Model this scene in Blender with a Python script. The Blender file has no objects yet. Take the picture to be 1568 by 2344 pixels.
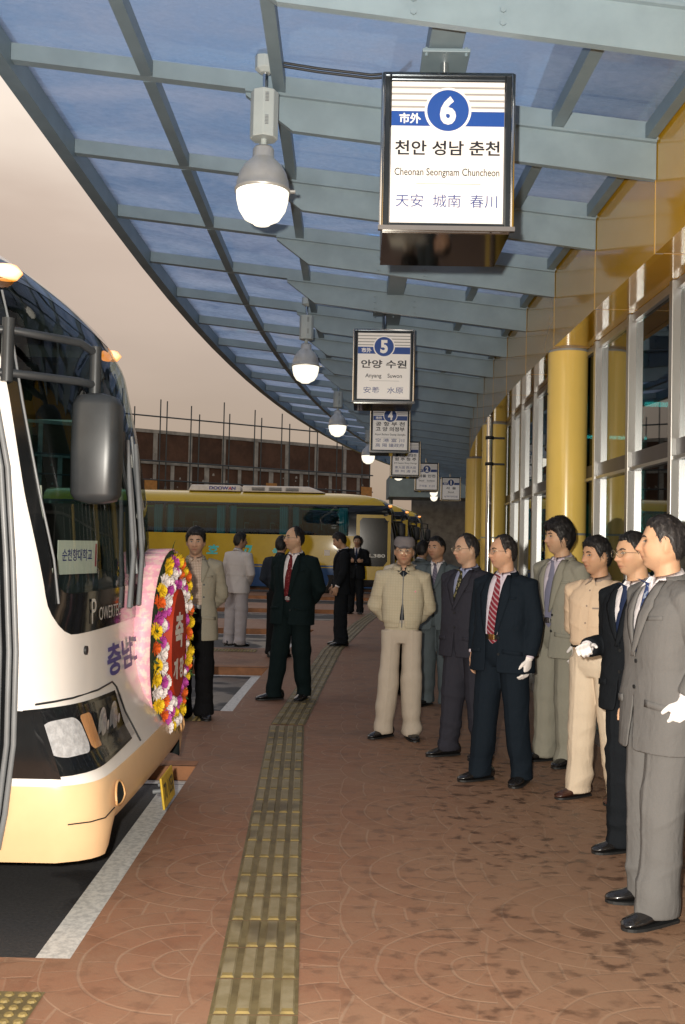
import bpy, bmesh, math, random
import numpy as np
from mathutils import Vector, Matrix, noise as mnoise
from mathutils.bvhtree import BVHTree

R = math.radians
random.seed(7)
scene = bpy.context.scene
COL = scene.collection

# ------------------------------------------------------------------ camera
cam_d = bpy.data.cameras.new("camera")
cam_d.sensor_fit = 'VERTICAL'
cam_d.sensor_height = 36.0
cam_d.lens = 36.0 * 2330.0 / 2344.0
cam_d.clip_start = 0.05
cam_d.clip_end = 2000
cam = bpy.data.objects.new("camera", cam_d)
COL.objects.link(cam)
cam.matrix_world = Matrix.Translation((0, 0, 1.6)) @ Matrix.Rotation(R(91.75), 4, 'X') @ Matrix.Rotation(R(1.2), 4, 'Z')
scene.camera = cam

# ------------------------------------------------------------------ view
scene.view_settings.view_transform = 'Standard'
scene.view_settings.look = 'None'
scene.view_settings.exposure = 0.0
scene.view_settings.gamma = 1.0
scene.cycles.max_bounces = 8
scene.cycles.transparent_max_bounces = 16
scene.cycles.use_denoising = True
scene.cycles.sample_clamp_indirect = 4.0
scene.cycles.caustics_reflective = False
scene.cycles.caustics_refractive = False

# ------------------------------------------------------------------ sky
SUN_EL, SUN_AZ = R(16), R(215)
world = bpy.data.worlds.new("World")
scene.world = world
world.use_nodes = True
nt = world.node_tree
nt.nodes.clear()
def wn(t, **k):
    n = nt.nodes.new(t)
    for a, b in k.items(): setattr(n, a, b)
    return n
wout = wn('ShaderNodeOutputWorld'); wbg = wn('ShaderNodeBackground')
sky = wn('ShaderNodeTexSky'); sky.sky_type = 'NISHITA'; sky.sun_disc = False
sky.sun_elevation = SUN_EL; sky.sun_rotation = SUN_AZ; sky.dust_density = 4.0
wtc = wn('ShaderNodeTexCoord'); wsep = wn('ShaderNodeSeparateXYZ')
nt.links.new(wtc.outputs['Generated'], wsep.inputs[0])
wno = wn('ShaderNodeTexNoise'); wno.inputs['Scale'].default_value = 2.2; wno.inputs['Detail'].default_value = 5
wmp = wn('ShaderNodeMapping'); wmp.inputs['Scale'].default_value = (1, 1, 3.0)
nt.links.new(wtc.outputs['Generated'], wmp.inputs[0]); nt.links.new(wmp.outputs[0], wno.inputs['Vector'])
wa = wn('ShaderNodeMath', operation='MULTIPLY_ADD'); wa.inputs[1].default_value = 0.22; wa.inputs[2].default_value = -0.11
nt.links.new(wno.outputs['Fac'], wa.inputs[0])
wb = wn('ShaderNodeMath', operation='ADD')
nt.links.new(wsep.outputs['Z'], wb.inputs[0]); nt.links.new(wa.outputs[0], wb.inputs[1])
wr = wn('ShaderNodeValToRGB')
nt.links.new(wb.outputs[0], wr.inputs[0])
els = wr.color_ramp.elements
els[0].position = 0.02; els[0].color = (.37, .27, .20, 1)
els[1].position = 1.0; els[1].color = (.50, .53, .62, 1)
for p, c in ((.13, (.42, .305, .225, 1)), (.27, (.60, .45, .34, 1)), (.38, (.98, .82, .67, 1)), (.62, (.90, .87, .90, 1))):
    e = els.new(p); e.color = c
# dusk sky, a little brighter ahead than behind the photographer
wy = wn('ShaderNodeMath', operation='MULTIPLY_ADD'); wy.inputs[1].default_value = 0.32; wy.inputs[2].default_value = .70
nt.links.new(wsep.outputs['Y'], wy.inputs[0])
wym = wn('ShaderNodeMath', operation='MAXIMUM'); wym.inputs[1].default_value = 0.4
nt.links.new(wy.outputs[0], wym.inputs[0])
wv = wn('ShaderNodeVectorMath', operation='SCALE')
nt.links.new(wr.outputs[0], wv.inputs[0]); nt.links.new(wym.outputs[0], wv.inputs['Scale'])
wv2 = wn('ShaderNodeVectorMath', operation='SCALE'); wv2.inputs['Scale'].default_value = 10.0
nt.links.new(wv.outputs[0], wv2.inputs[0])
ws = wn('ShaderNodeVectorMath', operation='SCALE'); ws.inputs['Scale'].default_value = 0.25
nt.links.new(sky.outputs[0], ws.inputs[0])
wadd = wn('ShaderNodeVectorMath', operation='ADD')
nt.links.new(wv2.outputs[0], wadd.inputs[0]); nt.links.new(ws.outputs[0], wadd.inputs[1])
nt.links.new(wadd.outputs[0], wbg.inputs['Color'])
wbg.inputs['Strength'].default_value = 0.1
nt.links.new(wbg.outputs[0], wout.inputs[0])

# ------------------------------------------------------------------ lights
sun_d = bpy.data.lights.new("sun", 'SUN'); sun_d.energy = 0.12; sun_d.angle = R(25); sun_d.color = (1, .9, .78)
sun = bpy.data.objects.new("sun", sun_d); COL.objects.link(sun)
SUN_DIR = Vector((math.sin(SUN_AZ) * math.cos(SUN_EL), math.cos(SUN_AZ) * math.cos(SUN_EL), math.sin(SUN_EL)))
sun.rotation_euler = SUN_DIR.to_track_quat('Z', 'Y').to_euler()
# the photographer's flash gun, beside the lens (its hard shadows are in the photograph)
fl_d = bpy.data.lights.new("flash_gun", 'POINT'); fl_d.energy = 1800; fl_d.shadow_soft_size = 0.03; fl_d.color = (1, .93, .82)
fl = bpy.data.objects.new("flash_gun", fl_d); COL.objects.link(fl)
fl.location = (-0.13, -0.05, 1.70)

# ------------------------------------------------------------------ shader expression helper
class X:
    def __init__(s, t, o): s.t, s.o = t, o
    def _m(s, op, *a):
        n = s.t.nodes.new('ShaderNodeMath'); n.operation = op
        for i, v in enumerate((s,) + a):
            if isinstance(v, X): s.t.links.new(v.o, n.inputs[i])
            else: n.inputs[i].default_value = v
        return X(s.t, n.outputs[0])
    def __add__(s, b): return s._m('ADD', b)
    def __radd__(s, b): return s._m('ADD', b)
    def __sub__(s, b): return s._m('SUBTRACT', b)
    def __rsub__(s, b): return (s * -1) + b
    def __mul__(s, b): return s._m('MULTIPLY', b)
    def __rmul__(s, b): return s._m('MULTIPLY', b)
    def __truediv__(s, b): return s._m('DIVIDE', b)
    def __lt__(s, b): return s._m('LESS_THAN', b)
    def __gt__(s, b): return s._m('GREATER_THAN', b)
    def floor(s): return s._m('FLOOR')
    def fract(s): return s._m('FRACT')
    def abs(s): return s._m('ABSOLUTE')
    def sqrt(s): return s._m('SQRT')
    def sin(s): return s._m('SINE')
    def max(s, b): return s._m('MAXIMUM', b)
    def min(s, b): return s._m('MINIMUM', b)
    def mod(s, b): return s._m('FLOORED_MODULO', b)
    def atan2(s, b): return s._m('ARCTAN2', b)
    def clamp(s): return s.max(0.0).min(1.0)
    def pick(s, a, b):  # s ? a : b
        return (a - b) * s + b if isinstance(a, X) else (1 - s) * b + s * a
    def step(s, a, b):  # smooth ramp a..b
        n = s.t.nodes.new('ShaderNodeMapRange'); n.interpolation_type = 'SMOOTHSTEP'
        s.t.links.new(s.o, n.inputs['Value']); n.inputs['From Min'].default_value = a; n.inputs['From Max'].default_value = b
        return X(s.t, n.outputs[0])

class MT:
    def __init__(s, name, rough=.6, metal=0, spec=.5):
        m = bpy.data.materials.new(name); m.use_nodes = True
        s.m = m; s.t = m.node_tree; s.b = s.t.nodes['Principled BSDF']; s.out = s.t.nodes['Material Output']
        s.b.inputs['Roughness'].default_value = rough; s.b.inputs['Metallic'].default_value = metal
        s.b.inputs['Specular IOR Level'].default_value = spec
        s._tc = None
    def n(s, t): return s.t.nodes.new(t)
    def l(s, a, b): s.t.links.new(a, b)
    def co(s):
        if not s._tc: s._tc = s.n('ShaderNodeTexCoord').outputs['Object']
        return s._tc
    def xyz(s):
        q = s.n('ShaderNodeSeparateXYZ'); s.l(s.co(), q.inputs[0])
        return [X(s.t, q.outputs[i]) for i in range(3)]
    def noise(s, scale, detail=4, rough=.55, stretch=(1, 1, 1), dist=0):
        mp = s.n('ShaderNodeMapping'); mp.inputs['Scale'].default_value = stretch
        s.l(s.co(), mp.inputs[0])
        q = s.n('ShaderNodeTexNoise'); q.inputs['Scale'].default_value = scale; q.inputs['Detail'].default_value = detail
        q.inputs['Roughness'].default_value = rough; q.inputs['Distortion'].default_value = dist
        s.l(mp.outputs[0], q.inputs['Vector'])
        return X(s.t, q.outputs['Fac'])
    def rgb(s, c):
        q = s.n('ShaderNodeRGB'); q.outputs[0].default_value = (*c[:3], 1); return q.outputs[0]
    def mix(s, f, a, b):
        q = s.n('ShaderNodeMix'); q.data_type = 'RGBA'
        if isinstance(f, X): s.l(f.o, q.inputs[0])
        else: q.inputs[0].default_value = f
        for i, v in ((6, a), (7, b)):
            if isinstance(v, tuple): q.inputs[i].default_value = (*v[:3], 1)
            else: s.l(v, q.inputs[i])
        return q.outputs[2]
    def color(s, v):
        if isinstance(v, tuple): s.b.inputs['Base Color'].default_value = (*v[:3], 1)
        else: s.l(v, s.b.inputs['Base Color'])
    def bump(s, h, strength=.3, dist=.01):
        q = s.n('ShaderNodeBump'); q.inputs['Strength'].default_value = strength; q.inputs['Distance'].default_value = dist
        s.l(h.o, q.inputs['Height']); s.l(q.outputs[0], s.b.inputs['Normal'])
    def rough(s, x): s.l(x.o, s.b.inputs['Roughness'])

def pbr(name, c, rough=.6, metal=0, var=.12, vs=6, bump=0, bs=40, spec=.5, coat=0, rv=0, stretch=(1, 1, 1)):
    t = MT(name, rough, metal, spec)
    n = t.noise(vs, 5, .6, stretch)
    d = tuple(max(0, x * (1 - var)) for x in c); e = tuple(min(1, x * (1 + var)) for x in c)
    t.color(t.mix(n.step(.3, .7), d, e))
    if bump: t.bump(t.noise(bs, 3, .6, stretch), bump, .005)
    if rv: t.rough((n - .5) * rv + rough)
    if coat:
        t.b.inputs['Coat Weight'].default_value = coat; t.b.inputs['Coat Roughness'].default_value = .06
    return t.m

def emit(name, c, s):
    t = MT(name); t.color((.9, .9, .88)); t.b.inputs['Emission Color'].default_value = (*c, 1); t.b.inputs['Emission Strength'].default_value = s
    return t.m

def glassm(name, tint, gloss=.12, rough=.02, dirt=0, f0=.03, deep=None, kf=.95):
    """thin pane: tinted see-through film with a mirror reflection growing at grazing angles"""
    t = MT(name); t.t.nodes.remove(t.b)
    tr = t.n('ShaderNodeBsdfTransparent'); tr.inputs[0].default_value = (*tint, 1)
    if deep:      # a slanting view passes through more of the tinted glass
        fw = t.n('ShaderNodeLayerWeight'); fw.inputs[0].default_value = .5
        t.l(t.mix(X(t.t, fw.outputs['Facing']).step(.25, .85), tint, deep), tr.inputs[0])
    gl = t.n('ShaderNodeBsdfGlossy'); gl.inputs['Roughness'].default_value = rough; gl.inputs[0].default_value = (.95, .97, 1, 1)
    lw = t.n('ShaderNodeLayerWeight'); lw.inputs[0].default_value = .5
    f = (X(t.t, lw.outputs['Facing'])._m('POWER', 5.0) * kf + (f0 + gloss)).clamp()
    mx = t.n('ShaderNodeMixShader'); t.l(f.o, mx.inputs[0]); t.l(tr.outputs[0], mx.inputs[1]); t.l(gl.outputs[0], mx.inputs[2])
    o = mx.outputs[0]
    if dirt:
        df = t.n('ShaderNodeBsdfTranslucent'); df.inputs[0].default_value = (.84, .86, .93, 1)
        nn = (t.noise(1.1, 5, .6, (1, 1.5, 1), .8).step(.15, .85) * .6 + t.noise(14, 4, .65, (1, 1.6, 1), .5).step(.2, .8) * .25 + .15) * dirt
        m2 = t.n('ShaderNodeMixShader'); t.l(nn.o, m2.inputs[0]); t.l(o, m2.inputs[1]); t.l(df.outputs[0], m2.inputs[2]); o = m2.outputs[0]
    t.l(o, t.out.inputs[0])
    return t.m

# ------------------------------------------------------------------ mesh builder
class MB:
    def __init__(s): s.v, s.f, s.mi, s.sm = [], [], [], []
    def add(s, vs, fs, m=0, smooth=False):
        b = len(s.v); s.v.extend([tuple(map(float, p)) for p in vs])
        for q in fs: s.f.append(tuple(b + i for i in q)); s.mi.append(m); s.sm.append(smooth)
        return s
    def box(s, x0, x1, y0, y1, z0, z1, m=0):
        vs = [(x, y, z) for z in (z0, z1) for y in (y0, y1) for x in (x0, x1)]
        return s.add(vs, [(0, 2, 3, 1), (4, 5, 7, 6), (0, 1, 5, 4), (2, 6, 7, 3), (0, 4, 6, 2), (1, 3, 7, 5)], m)
    def hexa(s, p, m=0):  # 4 bottom + 4 top corners in order around
        return s.add(p, [(3, 2, 1, 0), (4, 5, 6, 7), (0, 1, 5, 4), (1, 2, 6, 5), (2, 3, 7, 6), (3, 0, 4, 7)], m)
    def tube(s, pts, rad, n=12, m=0, caps=True, up=None, smooth=True):
        """swept ellipse along pts; rad = r or (ra, rb) per point"""
        P = [Vector(p) for p in pts]; k = len(P); rings = []
        if not isinstance(rad, (list,)): rad = [rad] * k
        U = Vector(up) if up is not None else None
        prev = None
        for i in range(k):
            d = (P[min(i + 1, k - 1)] - P[max(i - 1, 0)]).normalized()
            if U is not None: a = U - d * U.dot(d)
            elif prev is not None: a = prev - d * prev.dot(d)
            else:
                q = Vector((0, 0, 1)) if abs(d.z) < .9 else Vector((1, 0, 0)); a = q - d * q.dot(d)
            a.normalize(); prev = a; b = d.cross(a)
            r = rad[i]; ra, rb = r if isinstance(r, tuple) else (r, r)
            rings.append([P[i] + a * (ra * math.cos(t)) + b * (rb * math.sin(t)) for t in [2 * math.pi * j / n for j in range(n)]])
        vs = [p for r in rings for p in r]
        fs = [(i * n + j, i * n + (j + 1) % n, (i + 1) * n + (j + 1) % n, (i + 1) * n + j) for i in range(k - 1) for j in range(n)]
        s.add(vs, fs, m, smooth)
        if caps: s.add(rings[0], [tuple(range(n))[::-1]], m); s.add(rings[-1], [tuple(range(n))], m)
        return s
    def grid(s, fn, nu, nv, m=0, smooth=True, flip=False, closeu=False):
        vs = [fn(i / nu, j / nv) for j in range(nv + 1) for i in range(nu + 1)]
        w = nu + 1
        fs = [(j * w + i, j * w + i + 1, (j + 1) * w + i + 1, (j + 1) * w + i) for j in range(nv) for i in range(nu)]
        if flip: fs = [q[::-1] for q in fs]
        return s.add(vs, fs, m, smooth)
    def loft(s, rings, m=0, smooth=True, caps=True):
        n = len(rings[0]); vs = [p for r in rings for p in r]
        fs = [(i * n + j, i * n + (j + 1) % n, (i + 1) * n + (j + 1) % n, (i + 1) * n + j) for i in range(len(rings) - 1) for j in range(n)]
        s.add(vs, fs, m, smooth)
        if caps: s.add(rings[0], [tuple(range(n))[::-1]], m); s.add(rings[-1], [tuple(range(n))], m)
        return s
    def lathe(s, prof, n=24, c=(0, 0, 0), m=0, smooth=True):
        rings = [[(c[0] + r * math.cos(2 * math.pi * j / n), c[1] + r * math.sin(2 * math.pi * j / n), c[2] + z) for j in range(n)] for r, z in prof]
        return s.loft(rings, m, smooth)
    def prism(s, poly, a, b, axis='y', m=0):
        """extrude 2-D poly (u,v) along an axis from a to b"""
        def mk(u, v, w): return {'y': (u, w, v), 'x': (w, u, v), 'z': (u, v, w)}[axis]
        n = len(poly); vs = [mk(u, v, a) for u, v in poly] + [mk(u, v, b) for u, v in poly]
        return s.add(vs, [tuple(range(n)), tuple(range(2 * n - 1, n - 1, -1))] + [(i + n, (i + 1) % n + n, (i + 1) % n, i) for i in range(n)], m)
    def mesh(s, name, mats):
        me = bpy.data.meshes.new(name); me.from_pydata(s.v, [], s.f); 
        for q in (mats if isinstance(mats, (list, tuple)) else [mats]): me.materials.append(q)
        me.polygons.foreach_set('material_index', s.mi); me.polygons.foreach_set('use_smooth', s.sm); me.update()
        return me
    def build(s, name, mats, parent=None, loc=(0, 0, 0), bevel=0, fix=False):
        me = s.mesh(name, mats)
        if fix:
            bm = bmesh.new(); bm.from_mesh(me); bmesh.ops.recalc_face_normals(bm, faces=bm.faces); bm.to_mesh(me); bm.free()
        o = bpy.data.objects.new(name, me); COL.objects.link(o); o.location = loc
        if parent: o.parent = parent
        if bevel:
            b = o.modifiers.new('bevel', 'BEVEL'); b.width = bevel; b.segments = 2; b.limit_method = 'ANGLE'; b.angle_limit = R(40)
        return o

def tag(o, label=None, cat=None, group=None, kind=None):
    if label: o['label'] = label
    if cat: o['category'] = cat
    if group: o['group'] = group
    if kind: o['kind'] = kind
    return o
def thing(name, label, cat, loc=(0, 0, 0), rz=0, group=None):
    o = bpy.data.objects.new(name, None); COL.objects.link(o); o.location = loc; o.rotation_euler = (0, 0, rz)
    o.empty_display_size = .2
    return tag(o, label, cat, group)
def dup(o, parent=None):
    c = o.copy(); COL.objects.link(c)
    if parent: c.parent = parent
    for ch in list(o.children): dup(ch, c)
    return c

def text_mb(body, cx, cz, w, h, bold=0.0, mb=None, m=0, y=0, shear=0):
    """lettering in the xz plane facing -y, fitted to a w x h box centred on (cx, cz)"""
    cu = bpy.data.curves.new('lettering', 'FONT'); cu.body = body; cu.offset = bold; cu.resolution_u = 3; cu.shear = shear
    o = bpy.data.objects.new('lettering', cu); me = o.to_mesh()
    V = np.array([v.co[:] for v in me.vertices]) if len(me.vertices) else np.zeros((0, 3))
    F = [tuple(p.vertices) for p in me.polygons]
    o.to_mesh_clear(); bpy.data.objects.remove(o); bpy.data.curves.remove(cu)
    lo, hi = V.min(0), V.max(0); s = (w / max(1e-6, hi[0] - lo[0]), h / max(1e-6, hi[1] - lo[1]))
    mb = mb or MB()
    mb.add([(cx + (p[0] - (lo[0] + hi[0]) / 2) * s[0], y, cz + (p[1] - (lo[1] + hi[1]) / 2) * s[1]) for p in V], F, m)
    return mb

def arc(Y):  # the terminal front and canopy bend to the right beyond the near bays
    return max(0.0, Y - 8.5) ** 2 / 196.0

# ------------------------------------------------------------------ shared materials
M = {}
M['steel'] = pbr('canopy_steel', (.215, .285, .325), .45, var=.10, vs=3, rv=.2, bump=.03)
M['steel_dark'] = pbr('purlin_steel', (.16, .22, .26), .45, var=.1, vs=3)
M['chrome'] = pbr('chrome', (.75, .75, .75), .12, 1, var=.05)
M['alu'] = pbr('aluminium', (.48, .48, .47), .34, .8, var=.06, stretch=(1, 1, .1))
M['black'] = pbr('black_rubber', (.012, .013, .014), .5, var=.2)
M['blackgloss'] = pbr('black_gloss', (.008, .009, .01), .12, var=.2, coat=.5)
M['yellow'] = pbr('yellow_cladding', (.66, .37, .025), .10, var=.05, vs=1.2, coat=.6)
M['grey'] = pbr('grey_plastic', (.16, .17, .18), .4, var=.1)
M['white'] = pbr('white_paint', (.78, .76, .73), .3, var=.03)
M['dark'] = pbr('dark_inside', (.03, .035, .035), .8)
# ================================================================== SETTING
# asphalt
t = MT('asphalt', .75)
n1 = t.noise(.6, 5); n2 = t.noise(60, 3)
wet = t.noise(1.1, 4, .5).step(.52, .6)
t.color(t.mix((n1 * .5 + n2 * .5).step(.25, .75), (.016, .016, .018), (.045, .044, .046)))
t.rough(wet * -.45 + .8); t.bump(n2, .35, .01)
M['asphalt'] = t.m
MB().add([(-400, -400, -.1), (400, -400, -.1), (400, 800, -.1), (-400, 800, -.1)], [(0, 1, 2, 3)]).build('road', M['asphalt'])['kind'] = 'structure'

# fan-patterned terracotta paving
def paving(name):
    t = MT(name, .7)
    x, y, z = t.xyz()
    wob = t.noise(3, 2) * .05
    W = 1.12
    u = (x * -1 + wob) / W; v = (y + wob) / W
    j0 = (u * 2).floor()
    def fan(j):
        uc = j * .5; off = j.mod(2.0) * .5
        dv = (v - off) - ((v - off) + .5).floor(); du = u - uc
        return (du * du + dv * dv).sqrt(), dv.atan2(du)
    r0, a0 = fan(j0); r1, a1 = fan(j0 - 1)
    sel = r0 < .5
    r = sel.pick(r0, r1); a = sel.pick(a0, a1)
    K = 4.0
    ring = (r * (2 * K)).floor()
    fr = (r * (2 * K)).fract(); arcl = (fr.min(1 - fr) / (2 * K * 1.0)) * W          # metres to the nearest arc joint
    nb = ring * 2 + 3
    q = (a / math.pi * nb + ring * .5).fract(); rad = q.min(1 - q) * math.pi / nb * r * W
    arcm = 1 - arcl.step(.002, .009); radm = 1 - rad.step(.001, .006)
    line = arcm.max(radm * .6)
    cell = (ring * 12.9898 + ((a / math.pi * nb + ring * .5).floor()) * 78.233 + j0 * 3.7).sin() * 43758.5
    tone = cell.fract()
    big = t.noise(.55, 4); mid = t.noise(4.5, 5, .6); fine = t.noise(70, 3, .6)
    c = t.mix(tone, (.215, .090, .047), (.285, .132, .074))
    c = t.mix((mid * .6 + fine * .4).step(.3, .72), c, (.255, .138, .082))
    c = t.mix(big.step(.35, .7) * .55, c, (.28, .165, .10))
    c = t.mix(line * (.10 + mid * .5), c, (.37, .26, .18))
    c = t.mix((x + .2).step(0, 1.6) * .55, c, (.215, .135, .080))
    # dark water spots, thicker on the side where the people stand
    sp = t.noise(10, 3, .55, (1, 1.25, 1), .2); where = t.noise(.8, 3).step(.30, .52)
    side = (x + .1).step(.0, 1.1) * .62 + .34
    spots = sp.step(.50, .68) * where * side
    c = t.mix(spots * .85, c, (.055, .026, .015))
    far_dark = t.noise(.9, 4, .6).step(.5, .72) * (y).step(6, 9) * .5  # random darker patches, only farther along the platform
    c = t.mix(far_dark, c, (.085, .048, .032))
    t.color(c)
    t.rough((fine - .5) * .25 + .72 - spots * .3)
    t.bump(line * -.4 + fine * .35 + mid * .3, .3, .008)
    return t.m
M['paving'] = paving('terracotta_paving')
M['kerb'] = pbr('orange_kerb', (.28, .12, .05), .7, var=.25, vs=5, bump=.2)
M['kerbdark'] = pbr('dark_joint', (.02, .02, .02), .8)

PER = 5.7
def islands():
    out = []
    for k in range(-2, 10):
        out.append((k * PER + 3.92, k * PER + 7.25))
    return out
BER = islands()
mb = MB(); kb = MB()
ys = []
for a, b in BER:
    n = 4
    ys += [(a + (b - a) * i / n, a + (b - a) * (i + 1) / n, True) for i in range(n)]
    ys += [(b + (PER - (b - a)) * i / 2, b + (PER - (b - a)) * (i + 1) / 2, False) for i in range(2)]
XL = -1.0
for y0, y1, berth in ys:
    l0, l1 = XL + arc(y0), XL + arc(y1)
    r0, r1 = 12 + arc(y0), 12 + arc(y1)
    mb.add([(l0, y0, 0), (r0, y0, 0), (r1, y1, 0), (l1, y1, 0)], [(0, 1, 2, 3)])
    if berth: mb.add([(l0, y0, -.12), (l0, y0, 0), (l1, y1, 0), (l1, y1, -.12)], [(0, 1, 2, 3)], 2)
    else: mb.add([(-16, y0, 0), (l0, y0, 0), (l1, y1, 0), (-16, y1, 0)], [(0, 1, 2, 3)])
for a, b in BER:
    la, lb = XL + arc(a), XL + arc(b)
    mb.add([(-16, a, -.12), (la, a, -.12), (la, a, 0), (-16, a, 0)], [(3, 2, 1, 0)], 1)
    mb.add([(-16, b, -.12), (lb, b, -.12), (lb, b, 0), (-16, b, 0)], [(0, 1, 2, 3)], 1)
    # kerb stones: orange strip laid in the island edges
    kb.add([(-16, b + .01, .004), (lb, b + .01, .004), (lb, b + .16, .004), (-16, b + .16, .004)], [(0, 1, 2, 3)])
pl = mb.build('platform', [M['paving'], M['kerb'], M['kerbdark']]); pl['kind'] = 'structure'
kb.build('kerb', M['kerb'])['kind'] = 'structure'

# white bay lines on the asphalt
t = MT('road_paint', .7)
t.color(t.mix(t.noise(30, 4, .7).step(.35, .62), (.46, .45, .43), (.68, .66, .62)))
M['paint'] = t.m
lm = MB()
for a, b in BER:
    la, lb = XL + arc(a), XL + arc(b)
    z = -.096
    lm.add([(la - .20, a + .02, z), (la - .025, a + .02, z), (lb - .025, b - .14, z), (lb - .20, b - .14, z)], [(0, 1, 2, 3)])
    lm.add([(-16, b - .13, z), (lb - .025, b - .13, z), (lb - .025, b - .03, z), (-16, b - .03, z)], [(0, 1, 2, 3)])
lm.build('road_marking', M['paint'])['kind'] = 'structure'

# tactile guiding strip
t = MT('tactile_tile', .6)
w = t.noise(7, 5, .65); w2 = t.noise(2.0, 3)
t.color(t.mix(w.step(.35, .65), (.095, .070, .028), (.15, .115, .05)))
M['tact'] = t.m
t = MT('tactile_bar', .55)
w = t.noise(9, 5, .65)
c = t.mix(w.step(.3, .7), (.185, .145, .070), (.26, .215, .13)); c = t.mix(t.noise(2.2, 3).step(.5, .66) * .7, c, (.065, .046, .020))
t.color(c)
M['tactbar'] = t.m
M['tactyel'] = pbr('tactile_yellow', (.20, .145, .05), .6, var=.3, vs=9)
def tactile(path, bars=True, w=.30):
    mb = MB(); P = [Vector((*p, 0)) for p in path]
    s_tot = [0]
    for i in range(1, len(P)): s_tot.append(s_tot[-1] + (P[i] - P[i - 1]).length)
    def pos(s):
        s = min(max(s, 0), s_tot[-1] - 1e-4)
        i = max(k for k in range(len(P) - 1) if s_tot[k] <= s)
        d = (P[i + 1] - P[i]).normalized(); return P[i] + d * (s - s_tot[i]), d
    nt_ = int(s_tot[-1] / .285)
    for k in range(nt_):
        c, d = pos((k + .5) * .285); sd = Vector((d.y, -d.x, 0)); L = .1405
        def q(a, b, z): return c + sd * a + d * b + Vector((0, 0, z))
        mb.add([q(-w / 2, -L, .005), q(w / 2, -L, .005), q(w / 2, L, .005), q(-w / 2, L, .005)], [(0, 1, 2, 3)], 0)
        if bars:
            for b in range(4):
                a = (b - 1.5) * w / 4; hw = .019; e = .126
                h = [q(a - hw - .006, -e - .008, .005), q(a + hw + .006, -e - .008, .005), q(a + hw + .006, e + .008, .005), q(a - hw - .006, e + .008, .005),
                     q(a - hw, -e, .0105), q(a + hw, -e, .0105), q(a + hw, e, .0105), q(a - hw, e, .0105)]
                mb.add(h, [(4, 5, 6, 7), (1, 2, 6, 5), (3, 0, 4, 7)], 1); mb.add(h, [(0, 1, 5, 4), (2, 3, 7, 6)], 2)
                mb.add([q(a - hw, -e, .0112), q(a + hw, -e, .0112), q(a + hw, -e + .022, .0112), q(a - hw, -e + .022, .0112)], [(0, 1, 2, 3)], 2)
        else:
            for i in range(6):
                for j in range(6):
                    cc = c + sd * ((i - 2.5) * w / 6) + d * ((j - 2.5) * .0465)
                    r1, r2 = .018, .012
                    ring = [[(cc.x + r * math.cos(a), cc.y + r * math.sin(a), z) for a in [math.pi * 2 * h / 8 for h in range(8)]] for r, z in ((r1, .005), (r2, .011))]
                    mb.loft(ring, 2, False, True)
    return mb
tp = [(-.21, 1.2), (-.265, 3.5), (-.445, 8.9)]
tp2 = [(-.44, 8.95), (-.12, 15.2), (.42, 20.5), (1.0, 25), (2.2, 33), (3.6, 41)]
tactile(tp).build('tactile_paving', [M['tact'], M['tactbar'], M['tactyel']])['kind'] = 'structure'
tactile(tp2).build('tactile_paving', [M['tact'], M['tactbar'], M['tactyel']])['kind'] = 'structure'
tactile([(-3.0, 3.47), (-1.0, 3.47)], False, .30).build('tactile_paving', [M['tact'], M['tactbar'], M['tactyel']])['kind'] = 'structure'
tactile([(-3.2, 14.9), (-1.0, 14.9)], False, .34).build('tactile_paving', [M['tact'], M['tactbar'], M['tactyel']])['kind'] = 'structure'
tactile([(-3.2, 9.2), (-1.0, 9.2)], False, .34).build('tactile_paving', [M['tact'], M['tactbar'], M['tactyel']])['kind'] = 'structure'

# ================================================================== CANOPY
def czt(xr): return 4.50 - .105 * (xr + 2.05)         # top of the steel at offset xr from the bent axis
canopy = thing('glass_canopy', 'long bent steel canopy roofed with dirty bluish glass over the bus platform', 'canopy', (0, 0, 0))
DB = 1.425; Y0 = 5.92
BE = [Y0 + DB * k for k in range(-2, 26)]
for y in BE:
    a = arc(y); mb = MB()
    x0, x1 = -2.0, 1.80
    h = .035
    mb.hexa([(x0 + a, y - h, czt(x0) - .10), (x1 + a, y - h, czt(x1) - .10), (x1 + a, y + h, czt(x1) - .10), (x0 + a, y + h, czt(x0) - .10),
             (x0 + a, y - h, czt(x0)), (x1 + a, y - h, czt(x1)), (x1 + a, y + h, czt(x1)), (x0 + a, y + h, czt(x0))])
    # haunch plate below
    xa, xb = -.62, -.34
    e = .022
    pl2 = [(x1 - .005, czt(x1) - .33), (xb, czt(xb) - .31), (xa, czt(xa) - .13), (xa, czt(xa) - .102), (x1 - .005, czt(x1) - .102)]
    mb.prism([(u + a, v) for u, v in pl2], y - e, y + e)
    # lip where the plate is bolted on
    mb.hexa([(xa + a, y - .05, czt(xa) - .118), (x1 - .01 + a, y - .05, czt(x1) - .118), (x1 - .01 + a, y + .05, czt(x1) - .118), (xa + a, y + .05, czt(xa) - .118),
             (xa + a, y - .05, czt(xa) - .102), (x1 - .01 + a, y - .05, czt(x1) - .102), (x1 - .01 + a, y + .05, czt(x1) - .102), (xa + a, y + .05, czt(xa) - .102)])
    for bx in (.27, .67):
        for bz in (.16, .22, .28):
            mb.tube([(bx + a, y - e, czt(bx) - bz), (bx + a, y - e - .012, czt(bx) - bz)], .016, 6, 0, smooth=False)
    mb.build('beam', M['steel'], canopy)
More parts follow.
